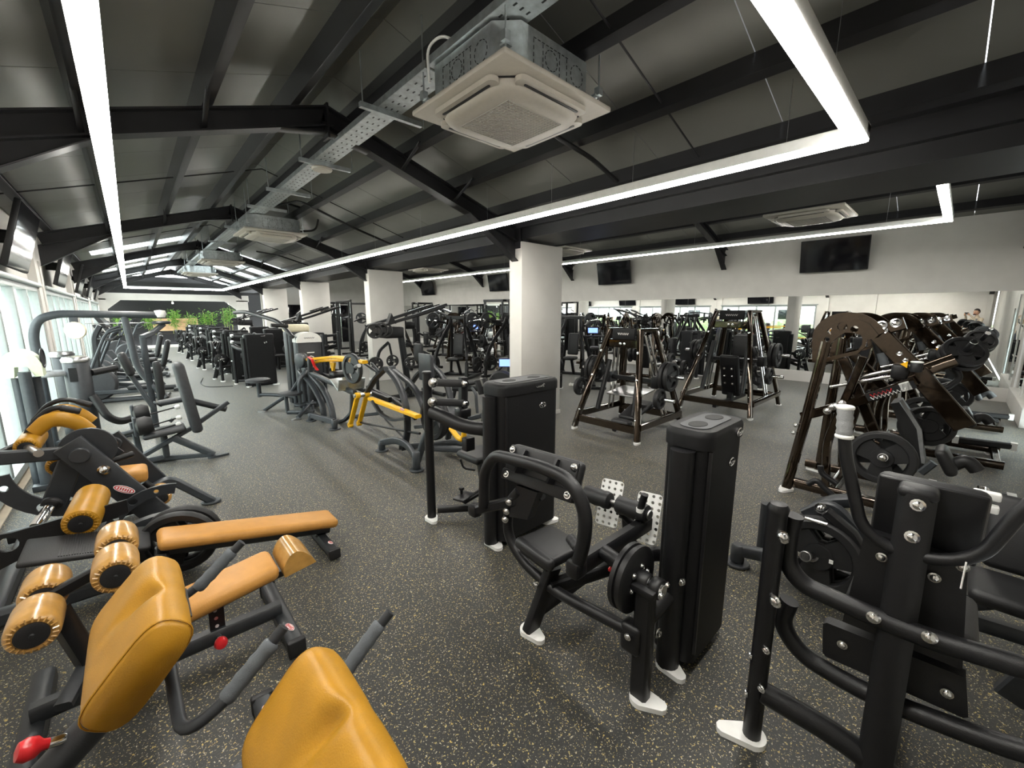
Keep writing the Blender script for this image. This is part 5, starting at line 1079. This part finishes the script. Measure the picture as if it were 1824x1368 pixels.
# ---- tall arch frame
t = thing('cable_arch', 'slate arch frame with white disc hanging from its top bar', 'gym machine', (-.2, 8.6, 0))
part('arch_tube', MB().tube([(-.78, 8.55, .05), (-.78, 8.55, 1.38), (-.72, 8.55, 1.56), (-.55, 8.55, 1.62), (.42, 8.55, 1.6)], .045, .18, 14), 'slate', t); part('arch_end', MB().lathe((.42, 8.55, 1.63), (0, 0, 1), [(.05, -.06), (.07, -.02), (.06, .03), (0, .04)], 16), 'white', t)
part('centre_post', MB().tube([(.05, 8.55, 1.58), (.1, 8.5, .9), (.25, 8.4, .65), (.35, 8.3, .5)], .04, .2), 'slate', t)
part('disc', MB().lathe((-.42, 8.5, 1.42), (-.3, -1, 0), [(.02, .02), (.1, .015), (.105, 0), (.1, -.03)], 26), 'cream', t); part('disc_hanger', MB().box((-.42, 8.53, 1.53), (.08, .05, .1), None, .01), 'slate', t); part('cable', MB().tube([(-.33, 8.52, 1.5), (.42, 8.55, 1.5)], .004, seg=5), 'steel', t)
part('swing_beam', MB().rt([(.44, 8.55, 1.48), (.3, 8.5, 1.36), (.2, 8.4, 1.32)], .09, .05, .05), 'slate', t); part('pulley', MB().lathe((.42, 8.55, 1.5), (0, 0, 1), [(.09, -.02), (.11, 0), (.09, .02)], 20), 'slate', t)
part('stack_post', MB().rt([(.2, 8.4, .06), (.2, 8.4, 1.32)], .07, .05), 'slate', t); part('roller_pad', MB().box((.3, 8.35, .7), (.09, .16, .6), None, .04, 3), 'vinyl', t); part('base', MB().rt([(-.78, 8.55, .05), (.35, 8.45, .05)], .08, .08), 'slate', t)
part('seat_back', MB().box((-.0, 8.2, 1.0), (.09, .24, .3), Matrix.Rotation(-.25, 3, 'Y'), .04, 3), 'vinyl', t); part('back_strut', MB().rt([(-.05, 8.25, 1.05), (.2, 8.2, .4)], .05, .05), 'slate', t)

t.location = (-.29, 7.25, 0); t.scale = (.95, .95, .98)
# ---- cardio machines along the windows (built once each at the origin, then copied)
def elliptical():
    t = thing('cross_trainer', '', 'exercise machine')
    part('base', MB().rt([(0, -.6, .05), (0, .6, .05)], .1, .08).rt([(-.28, -.6, .04), (.28, -.6, .04)], .07, .06).rt([(-.28, .6, .04), (.28, .6, .04)], .07, .06), 'char', t)
    part('flywheel_cover', MB().lathe((-.07, .35, .36), (1, 0, 0), [(.1, 0), (.28, 0), (.31, .03), (.31, .11), (.28, .14), (.1, .14)], 30), 'gvinyl', t); part('cover_trim', MB().tube([(.075, .35 + .2 * math.cos(a / 3), .36 + .2 * math.sin(a / 3)) for a in range(2, 9)], .012), 'steel', t)
    part('mast', MB().rt([(0, .3, .3), (0, .25, 1.2), (0, .15, 1.38)], .08, .08, .1), 'char', t); part('console', MB().box((0, .12, 1.45), (.34, .05, .24), Matrix.Rotation(-.5, 3, 'X'), .015), 'rubber', t); part('console_screen', MB().box((0, .094, 1.46), (.26, .006, .16), Matrix.Rotation(-.5, 3, 'X')), 'darkglass', t)
    for s_ in (-1, 1):
        part('pedal_arm', MB().rt([(s_ * .17, .45, .3 + s_ * .08), (s_ * .17, -.55, .2)], .06, .07), 'slate', t); part('pedal', MB().box((s_ * .17, -.3, .27), (.15, .38, .06), None, .02), 'rubber', t)
        part('handle', MB().tube([(s_ * .24, .42, .35), (s_ * .24, .2, .9), (s_ * .24, .05, 1.25), (s_ * .2, -.12, 1.32)], .022, .15), 'slate', t); part('fixed_grip', MB().tube([(s_ * .05, .2, 1.15), (s_ * .14, .0, 1.12), (s_ * .12, -.08, 1.2)], .018, .05), 'rubber', t)
    return t
def recumbent():
    t = thing('recumbent_bike', '', 'exercise machine')
    part('base', MB().rt([(0, -.75, .07), (0, .6, .07)], .12, .1).rt([(-.25, -.75, .04), (.25, -.75, .04)], .07, .06).rt([(-.25, .6, .04), (.25, .6, .04)], .07, .06), 'char', t)
    part('housing', MB().prism([(.2, .1), (.58, .1), (.62, .35), (.5, .6), (.3, .62), (.15, .35)], .2, (0, 0, 0), RXP), 'gvinyl', t); part('mast', MB().rt([(0, .42, .55), (0, .3, 1.15)], .07, .08), 'char', t)
    part('console', MB().box((0, .25, 1.25), (.36, .05, .28), Matrix.Rotation(-.4, 3, 'X'), .015), 'rubber', t); part('console_screen', MB().box((0, .222, 1.255), (.28, .006, .2), Matrix.Rotation(-.4, 3, 'X')), 'darkglass', t)
    part('seat', MB().box((0, -.42, .45), (.38, .34, .09), None, .04, 3), 'vinyl', t); part('backrest', MB().box((0, -.66, .78), (.38, .09, .55), Matrix.Rotation(.25, 3, 'X'), .04, 3), 'vinyl', t); part('seat_frame', MB().rt([(0, -.4, .4), (0, -.55, .12)], .08, .1), 'slate', t)
    for s_ in (-1, 1): part('crank', MB().rt([(s_ * .12, .3, .35), (s_ * .12, .3 + s_ * .12, .35 - s_ * .1)], .03, .02), 'steel', t); part('pedal', MB().box((s_ * .18, .3 + s_ * .12, .35 - s_ * .1), (.1, .12, .03), None, .01), 'rubber', t); part('side_grip', MB().tube([(s_ * .22, -.4, .4), (s_ * .24, -.3, .58), (s_ * .24, -.15, .6)], .02, .05), 'slate', t)
    return t
def spin():
    t = thing('spin_bike', '', 'exercise bike')
    part('base', MB().rt([(0, -.5, .08), (0, .45, .08)], .07, .07).rt([(-.25, -.5, .04), (.25, -.5, .04)], .07, .06).rt([(-.25, .5, .04), (.25, .5, .04)], .07, .06), 'black', t)
    part('flywheel', MB().lathe((-.03, .38, .32), (1, 0, 0), [(.17, .0), (.24, -.005), (.25, .01), (.25, .05), (.24, .065), (.17, .06)], 30), 'dsteel', t); part('flywheel_guard', MB().lathe((-.05, .38, .32), (1, 0, 0), [(.02, 0), (.16, 0), (.16, .1), (.02, .1)], 24), 'rubber', t)
    part('frame', MB().tube([(0, .4, .3), (0, .15, .75), (0, -.1, .4), (0, -.4, .1)], .035, .08).tube([(0, -.1, .4), (0, -.25, .8)], .03), 'black', t)
    part('saddle', MB().box((0, -.28, .86), (.18, .28, .07), None, .03, 3), 'vinyl', t); part('stem', MB().tube([(0, .15, .75), (0, .25, 1.02)], .03), 'black', t)
    part('handlebar', MB().tube([(-.2, .5, 1.15), (-.2, .2, 1.08), (.2, .2, 1.08), (.2, .5, 1.15)], .018, .08), 'black', t); part('console', MB().box((0, .42, 1.2), (.24, .03, .16), Matrix.Rotation(-.5, 3, 'X'), .01), 'rubber', t); part('console_screen', MB().box((0, .402, 1.203), (.21, .006, .12), Matrix.Rotation(-.5, 3, 'X')), 'screen', t, 'lit blue screen')
    for s_ in (-1, 1): part('crank', MB().rt([(s_ * .08, .05, .35), (s_ * .08, .05 + s_ * .1, .35 + s_ * .13)], .03, .02), 'steel', t); part('pedal', MB().box((s_ * .14, .05 + s_ * .1, .35 + s_ * .13), (.09, .1, .03), None, .01), 'rubber', t)
    return t
def copies(make, spots, group):
    "first spot uses the model itself, the rest are copies"
    root = make(); root['group'] = group
    for i, (x, y, a, lab) in enumerate(spots):
        o = root if i == 0 else dup(root); o.location = (x, y, 0); o.rotation_euler = (0, 0, math.radians(a)); o['label'] = lab
    return root
copies(elliptical, [(-.25, 10.2, 80, 'first cross trainer behind the arch frame by the windows'), (-.3, 12.0, 85, 'second cross trainer along the windows'), (.2, 17.4, 90, 'cross trainer with large round housing at the far end of the window row'), (-.05, 19.6, 88, 'farthest cross trainer, before the white portal')], 'cross trainers by the windows')
copies(recumbent, [(-.2, 11.1, 85, 'first recumbent bike between the cross trainers'), (-.2, 13.6, 85, 'second recumbent bike along the windows'), (-.15, 15.2, 88, 'third recumbent bike along the windows')], 'recumbent bikes by the windows')
copies(spin, [(7.4, 5.4, -50, 'spin bike with lit blue screen right of the near column'), (6.9, 9.0, -35, 'spin bike with lit screen in the middle of the far hall')], 'spin bikes with lit screens')

# ---- rowing machine beside the near column
t = thing('rowing_machine', 'black rowing machine with lit blue screen beside the near column', 'exercise machine', (4.6, 5.6, 0))
part('rail', MB().rt([(4.55, 5.3, .3), (4.3, 6.3, .2)], .07, .09), 'black', t); part('front_leg', MB().rt([(4.55, 5.3, .3), (4.45, 5.25, .03)], .06, .06).rt([(4.2, 5.15, .03), (4.75, 5.4, .03)], .06, .05), 'black', t); part('rear_leg', MB().rt([(4.31, 6.25, .2), (4.3, 6.3, .03)], .05, .06), 'black', t)
part('flywheel', MB().lathe((4.58, 5.22, .36), (.93, .36, 0), [(.05, -.06), (.24, -.06), (.27, -.03), (.27, .03), (.24, .06), (.05, .06)], 28), 'rubber', t); part('seat', MB().box((4.4, 5.95, .34), (.28, .24, .06), rz(14), .025, 3), 'vinyl', t)
part('screen_arm', MB().tube([(4.55, 5.3, .35), (4.5, 5.35, .55), (4.62, 5.22, .72)], .02, .05), 'black', t); part('console', MB().box((4.62, 5.18, .76), (.24, .03, .15), rz(-42), .01), 'rubber', t); part('console_screen', MB().box(V((4.62, 5.18, .76)) + rz(-42) @ V((0, -.017, 0)), (.21, .006, .12), rz(-42)), 'screen', t, 'lit blue screen')
part('handle', MB().tube([(4.4, 5.3, .5), (4.6, 5.5, .5)], .015), 'rubber', t)
for dx in (-.12, .12): part('foot_pad', MB().box((4.42 + dx, 5.55 + dx * .4, .33), (.11, .04, .26), Matrix.Rotation(-.5, 3, 'X'), .01), 'rubber', t)
# ---- high-row lever machine in front of the second column
t = TQ = thing('high_row_machine', 'black lever machine with long rising arms in front of the second column', 'gym machine', (3.7, 7.0, 0))
for Y in (6.75, 7.25):
    part('lever_arm', MB().rt([(p[0], Y, p[2]) for p in [(3.100, 7.000, 1.360), (3.680, 7.000, 1.510), (4.500, 7.000, 1.750)]], .05, .07, up=(0, 1, 0)), 'black', t); part('arm_rod', MB().tube([(p[0], Y, p[2] + .02) for p in [(3.950, 7.000, 1.610), (4.340, 7.000, 1.720)]], .025), 'chrome', t)
for k in range(3): plate((2.980, 6.620, 1.300) if k == 0 else ((3.120, 6.700, 1.310) if k == 1 else (3.240, 6.780, 1.300)), (.4, 1, 0), t, .13, .05)
part('pivot_block', MB().box((3.440, 7.000, 1.250), (.36, .4, .2), None, .03), 'black', t); part('pivot_cover', MB().prism([(-.08, -.06), (.08, -.06), (0, .12)], .1, (3.340, 6.750, 1.470), RYP), 'black', t)
part('mast', MB().rt([(3.650, 7.000, 1.160), (3.730, 7.000, 0.470), (3.780, 7.000, 0.030)], .1, .1, up=(0, 1, 0)), 'black', t); part('front_bend', MB().rt([(3.400, 7.000, 1.070), (3.210, 7.000, 0.930), (3.150, 7.000, 0.680), ((3.150, 7.000, 0.680)[0], 7.0, .04)], .05, .05, .08, up=(0, 1, 0)), 'black', t)
for q, r in (((3.090, 6.900, 0.710), .13), ((3.410, 6.900, 0.740), .11), ((3.640, 6.700, 0.700), .1)):
    plate(q, (.2, 1, 0), t, r, .05); part('plate_peg', MB().cyl(V(q) - V((.02, .1, 0)), V(q) + V((.02, .2, 0)), .02), 'chrome', t)
part('plate_stem', MB().tube([(3.410, 7.000, 1.050), (3.460, 7.000, 0.760)], .02), 'black', t)
part('diag_brace', MB().rt([(3.840, 7.200, 1.020), (4.360, 7.200, 0.760)], .05, .06), 'black', t); part('base', MB().rt([(3.3, 7.0, .05), (4.3, 7.0, .05)], .08, .08).rt([(3.4, 6.6, .04), (3.4, 7.4, .04)], .07, .07).rt([(4.3, 6.6, .04), (4.3, 7.4, .04)], .07, .07), 'black', t)
part('seat', MB().box((4.2, 7.0, .5), (.3, .3, .08), None, .035, 3), 'vinyl', t); part('seat_post', MB().rt([(4.2, 7.0, .46), (4.2, 7.0, .06)], .06, .06), 'black', t); part('chest_pad', MB().box((4.0, 7.0, .85), (.08, .28, .35), None, .035, 3), 'vinyl', t)
# ---- arched machine with big side plates
t = TR = thing('shoulder_press_machine', 'black arch-legged machine with two big grey plates left of the near column', 'gym machine', (6.5, 7.4, 0))
for s_ in (-1, 1):
    y = 7.4 + s_ * .42
    part('arch_leg', MB().rt([(6.3, y, .03), (6.35, y, .55), (6.5, y - s_ * .1, .95), (6.75, y - s_ * .22, 1.3), (6.8, y - s_ * .24, 1.5)], .06, .08, .25), 'black', t); part('rear_leg', MB().rt([(7.2, y, .03), (7.0, y - s_ * .15, .9), (6.8, y - s_ * .24, 1.45)], .06, .08, .2), 'black', t)
    part('arm', MB().tube([(6.75, y - s_ * .1, 1.35), (6.5, y + s_ * .1, 1.42), (6.2, y + s_ * .05, 1.3)], .03, .1), 'black', t); part('plate_peg', MB().cyl((6.5, y, 1.4), (6.5, y + s_ * .3, 1.44), .025), 'chrome', t)
    plate((6.5, y + s_ * .1, 1.41), (.5, 1, 0), t, .2, .05, 'char'); plate((6.6, y + s_ * .16, .35), (.2, 1, 0), t, .2, .05)
    part('base_rail', MB().rt([(6.2, y, .05), (7.3, y, .05)], .07, .07), 'black', t); foot((6.25, y, 0), 180, t); foot((7.25, y, 0), 0, t)
part('cross_head', MB().rt([(6.8, 7.1, 1.48), (6.8, 7.7, 1.48)], .07, .09), 'black', t); part('seat', MB().box((6.6, 7.4, .48), (.34, .3, .08), None, .035, 3), 'vinyl', t); part('back_pad', MB().box((6.82, 7.4, .82), (.08, .28, .55), Matrix.Rotation(.12, 3, 'Y'), .035, 3), 'vinyl', t); part('seat_post', MB().rt([(6.7, 7.4, .45), (6.9, 7.4, .06)], .06, .07), 'black', t); part('base_cross', MB().rt([(6.95, 6.98, .05), (6.95, 7.82, .05)], .07, .07), 'black', t)
# ---- tall pulldown tower and cable crossover
def pulldown():
    t = thing('lat_pulldown', '', 'gym machine')
    part('stack_shroud', MB().box((0, .35, .85), (.42, .16, 1.5), None, .02), 'shroud', t); part('post', MB().rt([(-.25, .35, .03), (-.25, .35, 2.0)], .06, .08, up=(1, 0, 0)), 'black', t); part('post', MB().rt([(.25, .35, .03), (.25, .35, 2.0)], .06, .08, up=(1, 0, 0)), 'black', t)
    part('top_beam', MB().rt([(0, .5, 2.02), (0, -.55, 2.02)], .07, .09).rt([(-.28, .35, 2.02), (.28, .35, 2.02)], .07, .07), 'black', t); part('pulley', MB().lathe((0, -.5, 1.94), (1, 0, 0), [(.05, -.015), (.06, 0), (.05, .015)], 16), 'rubber', t); part('cable', MB().tube([(0, -.52, 1.92), (0, -.52, 1.75)], .005, seg=5), 'steel', t)
    part('bar', MB().tube([(-.6, -.52, 1.66), (-.42, -.52, 1.74), (.42, -.52, 1.74), (.6, -.52, 1.66)], .015, .04), 'black', t); part('seat', MB().box((0, -.42, .48), (.34, .36, .08), None, .035, 3), 'vinyl', t); part('seat_post', MB().rt([(0, -.4, .45), (0, -.3, .05)], .06, .06), 'black', t)
    part('thigh_roller', MB().cyl((-.28, -.2, .66), (.28, -.2, .66), .055, .01), 'vinyl', t); part('roller_post', MB().rt([(0, -.2, .66), (0, -.12, .05)], .05, .05), 'black', t); part('base', MB().rt([(0, -.6, .04), (0, .5, .04)], .08, .07).rt([(-.35, .4, .04), (.35, .4, .04)], .07, .07), 'black', t); part('emblem', MB().box((0, .268, 1.45), (.1, .006, .04)), 'steel', t)
    return t
def crossover():
    t = thing('cable_crossover', '', 'gym machine')
    for s_ in (-1, 1):
        for dx in (-.2, .2): part('upright', MB().rt([(s_ * 1.3 + dx, 0, .03), (s_ * 1.3 + dx, 0, 2.05)], .06, .06, up=(0, 1, 0)), 'black', t)
        part('stack_shroud', MB().box((s_ * 1.3, .02, .75), (.34, .14, 1.3), None, .02), 'shroud', t); part('guide_rod', MB().tube([(s_ * 1.05, -.06, .1), (s_ * 1.05, -.06, 2.0)], .014, seg=8), 'chrome', t); part('pulley_carriage', MB().box((s_ * 1.02, -.08, 1.5), (.1, .1, .14), None, .015), 'rubber', t); part('handle', MB().tube([(s_ * .95, -.1, 1.42), (s_ * .93, -.1, 1.25), (s_ * 1.0, -.1, 1.25), (s_ * .98, -.1, 1.4)], .012, .02), 'rubber', t)
        part('base', MB().rt([(s_ * 1.3, -.4, .04), (s_ * 1.3, .4, .04)], .08, .07).rt([(s_ * 1.3 - .22, 0, .05), (s_ * 1.3 + .22, 0, .05)], .07, .07), 'black', t)
    part('top_beam', MB().rt([(-1.5, 0, 2.05), (1.5, 0, 2.05)], .07, .09), 'black', t); part('pull_up_bar', MB().tube([(-.6, 0, 2.03), (-.5, -.25, 2.0), (.5, -.25, 2.0), (.6, 0, 2.03)], .016, .06), 'black', t)
    return t
copies(pulldown, [(9.6, 11.2, 200, 'lat pulldown tower before the mirror left of the near column'), (7.6, 15.2, 160, 'lat pulldown tower deep in the far hall'), (10.0, 17.0, 90, 'lat pulldown tower near the far end of the mirrors')], 'lat pulldown towers')
copies(crossover, [(8.2, 20.2, 5, 'cable crossover at the far end of the second hall'), (6.5, 17.3, 80, 'cable crossover beyond the third column')], 'cable crossovers')
# ---- further copies of the machines above
for src, x, y, a, lab in (
    (TB, 1.85, 10.65, 0, 'black weight tower machine on the left of the middle row'), (TA, 1.55, 11.9, 0, 'lower-back machine behind the middle weight tower'), (TB, 1.85, 13.3, 0, 'second black weight tower of the middle row'), (TA, 1.5, 14.7, 0, 'second lower-back machine of the middle row'), (TB, 1.85, 16.2, 0, 'third black weight tower of the middle row'), (TA, 1.5, 17.8, 0, 'third lower-back machine of the middle row'), (TB, 1.85, 19.4, 0, 'fourth black weight tower of the middle row'), (TA, 1.5, 21.2, 0, 'farthest lower-back machine before the portal'),
    (TB, 3.2, 9.9, 180, 'weight tower machine left of the second column'), (TQ, 3.4, 11.6, 15, 'lever machine between the second and third columns'), (TB, 3.3, 15.6, 180, 'weight tower machine beside the third column'),
    (TQ, 6.0, 10.6, -10, 'lever machine behind the second column'), (TR, 7.9, 6.5, 20, 'arch-legged machine right of the near column, close to the mirror'), (TR, 6.2, 14.3, 0, 'arch-legged machine deep between the columns'), (TG, 7.9, 9.3, 90, 'pyramid press deep behind the near column'), (TQ, 8.7, 8.6, 60, 'lever machine before the mirror behind the near column'),
    (TR, 10.3, 9.3, 170, 'arch-legged machine tight against the mirror'), (TE, 8.6, 4.9, 100, 'bronze horn press between the pyramid presses and the mirror'), (TB, 10.4, 4.5, 90, 'weight tower machine by the mirror between the pyramid presses'), (TA, 9.9, 2.9, 90, 'lower-back machine before the mirror behind the taller pyramid press'), (TQ, 8.6, 12.6, 100, 'lever machine far down the mirror wall'), (TG, 9.9, 14.6, 90, 'pyramid press far down the mirror wall'), (TR, 8.0, 17.3, 180, 'arch-legged machine at the far end of the hall'),
    (TR, 5.7, 8.3, 30, 'arch-legged machine just behind the lever machine'), (TE, 8.2, 11.3, 60, 'bronze horn press deep in the far hall'), (TG, 5.9, 11.9, 0, 'pyramid press behind the second column'), (TE, 9.9, 7.2, 120, 'bronze horn press facing the mirror'), (TB, 3.2, 13.2, 180, 'weight tower machine left of the third column'), (TQ, 3.3, 17.6, 10, 'lever machine near the fourth column'), (TR, 9.9, 13.0, 90, 'arch-legged machine far down the mirror wall'),
    (TB, 9.8, .9, 90, 'weight tower machine beside the mirror behind the horn presses'), (TA, 6.3, 5.7, 100, 'lower-back machine at the foot of the near column')):
    dup(src, (x, y, 0), a, lab, 'background machines')
# ---- the photographer, seen only in the mirror
t = thing('person', 'person in beige top holding up a phone, seen in the mirror', 'person', (-.33, -.36, 0))
def body(verts, edges, name, m, parent, sub=2):
    me = bpy.data.meshes.new(name); off = wpos(parent); me.from_pydata([tuple(V(p[:3]) - off) for p in verts], edges, []); o = bpy.data.objects.new(name, me); COL.objects.link(o); o.parent = parent
    o.modifiers.new('skin', 'SKIN'); s_ = o.modifiers.new('sub', 'SUBSURF'); s_.levels = s_.render_levels = sub
    for i, p in enumerate(verts): me.skin_vertices[0].data[i].radius = (p[3], p[4] if len(p) > 4 else p[3])
    me.skin_vertices[0].data[0].use_root = True; me.materials.append(M[m]); return o
def loc(f, s_, z, *r):   # forward, to the right, up
    F, Rr = V((.677, .736, 0)), V((.736, -.677, 0)); p = V((-.33, -.36, 0)) + F * f + Rr * s_; return (p.x, p.y, z, *r)
hip, ch, nk = loc(0, 0, .93, .15, .12), loc(.01, 0, 1.25, .17, .12), loc(.01, 0, 1.44, .06)
bv = [hip, loc(0, 0, 1.08, .14, .11), ch, nk, loc(.02, 0, 1.54, .055)]; be = [(0, 1), (1, 2), (2, 3), (3, 4)]
for s_ in (-1, 1):
    i = len(bv); bv += [loc(.01, s_ * .2, 1.38, .06), loc(.12, s_ * .25, 1.2, .045), loc(.3, s_ * .11, 1.46, .034), loc(.36, s_ * .09, 1.52, .026)]; be += [(2, i), (i, i + 1), (i + 1, i + 2), (i + 2, i + 3)]
    i = len(bv); bv += [loc(0, s_ * .1, .82, .1), loc(.03, s_ * .12, .48, .065), loc(-.01, s_ * .13, .09, .042), loc(.1, s_ * .15, .04, .04)]; be += [(0, i), (i, i + 1), (i + 1, i + 2), (i + 2, i + 3)]
body(bv, be, 'body', 'shirt', t)
hd_ = MB(); c = V(loc(.05, 0, 1.62)[:3]); F = V((.677, .736, 0)); Rr = V((.736, -.677, 0))
for i in range(13):
    th = math.pi * i / 12
    for j in range(16):
        ph = 2 * math.pi * j / 16; x, y, z = math.sin(th) * math.cos(ph), math.sin(th) * math.sin(ph), math.cos(th)
        wd = .075 * (1 - .18 * max(0, -z)); n_ = .02 * math.exp(-((y / .15) ** 2 + ((z + .15) / .22) ** 2)) * (x > 0)
        hd_.v.append(c + F * (x * (.095 + n_ * 1.3)) + Rr * (y * wd) + V((0, 0, z * .118)))
hd_.f = [(i * 16 + j, i * 16 + (j + 1) % 16, (i + 1) * 16 + (j + 1) % 16, (i + 1) * 16 + j) for i in range(12) for j in range(16)]
hd = part('head', hd_, 'skin', t, smooth=180)
for s_ in (-1, 1):
    part('eye', MB().lathe(c + F * .083 + Rr * s_ * .031 + V((0, 0, .012)), F, [(.012, -.004), (.01, .004), (0, .007)], 10), 'hair', hd); part('ear', MB().box(c + Rr * s_ * .076 - F * .005, (.03, .014, .055), Matrix((F, Rr, V((0, 0, 1)))).transposed(), .006), 'skin', hd)
part('mouth', MB().tube([c + F * .085 + Rr * a - V((0, 0, .06)) for a in (-.025, 0, .025)], .006, seg=6), 'red', hd)
hr_ = MB(); 
for i in range(9):
    th = math.pi * .62 * i / 8
    for j in range(16):
        ph = 2 * math.pi * j / 16; x, y, z = math.sin(th) * math.cos(ph), math.sin(th) * math.sin(ph), math.cos(th); k = 1.1 if x < .3 else (1.08 if z > .55 else .9)
        hr_.v.append(c + V((0, 0, .012)) + F * (x * .095 * k) + Rr * (y * .075 * k) + V((0, 0, z * .118 * 1.06)))
hr_.f = [(i * 16 + j, i * 16 + (j + 1) % 16, (i + 1) * 16 + (j + 1) % 16, (i + 1) * 16 + j) for i in range(8) for j in range(16)]
part('hair', hr_, 'hair', hd, smooth=180); part('beard', MB().box(c + F * .062 - V((0, 0, .088)), (.05, .09, .045), Matrix((F, Rr, V((0, 0, 1)))).transposed(), .02, 3), 'hair', hd)
for s_ in (-1, 1):
    h0 = V(loc(.375, s_ * .088, 1.535)[:3]); part('palm', MB().box(h0, (.035, .03, .08), Matrix((F, Rr, V((0, 0, 1)))).transposed(), .012, 2), 'skin', t)
    for k in range(4): part('finger', MB().tube([h0 + V((0, 0, -.02 + k * .018)) + Rr * (-s_ * .005), h0 + F * .03 + V((0, 0, -.018 + k * .018)) - Rr * s_ * .012, h0 + F * (.028 - .004 * k) + V((0, 0, -.017 + k * .018)) - Rr * s_ * (.04 + .004 * (k % 2))], .008, .012, 6), 'skin', t)
    part('thumb', MB().tube([h0 + V((0, 0, -.03)), h0 - Rr * s_ * .025 + V((0, 0, -.01)) - F * .012, h0 - Rr * s_ * .045 + V((0, 0, .01)) - F * .01], .009, .015, 6), 'skin', t)
tr = MB()
for s_ in (-1, 1): tr.tube([loc(0, s_ * .085, .95)[:3], loc(.03, s_ * .12, .5)[:3], loc(-.01, s_ * .13, .1)[:3]], .1, .05, 12, sc=lambda f: 1.05 - .42 * f)
part('trousers', tr, 'jean', t)
ph = tag(part('phone', MB().box(V(loc(.395, 0, 1.575)[:3]), (.155, .009, .075), rot(F) @ Matrix(((1, 0, 0), (0, 0, 1), (0, 1, 0))), .003), 'rubber'), 'black phone held up by the person in the mirror', 'phone')
# ---- small loose things
tag(part('bucket', MB().lathe((3.45, 11.0, .002), (0, 0, 1), [(.1, 0), (.13, .26), (.14, .27), (.12, .28)], 20), 'cup'), 'blue bucket with white lid near the yellow sled machine', 'bucket')
tag(part('floor_cable', MB().tube([(1.15, 12.5, .008), (1.0, 11.6, .008), (1.05, 10.9, .008), (1.5, 10.7, .008)], .008, .3, 6), 'rubber'), 'thin black cable lying on the floor beside the middle row', 'cable')
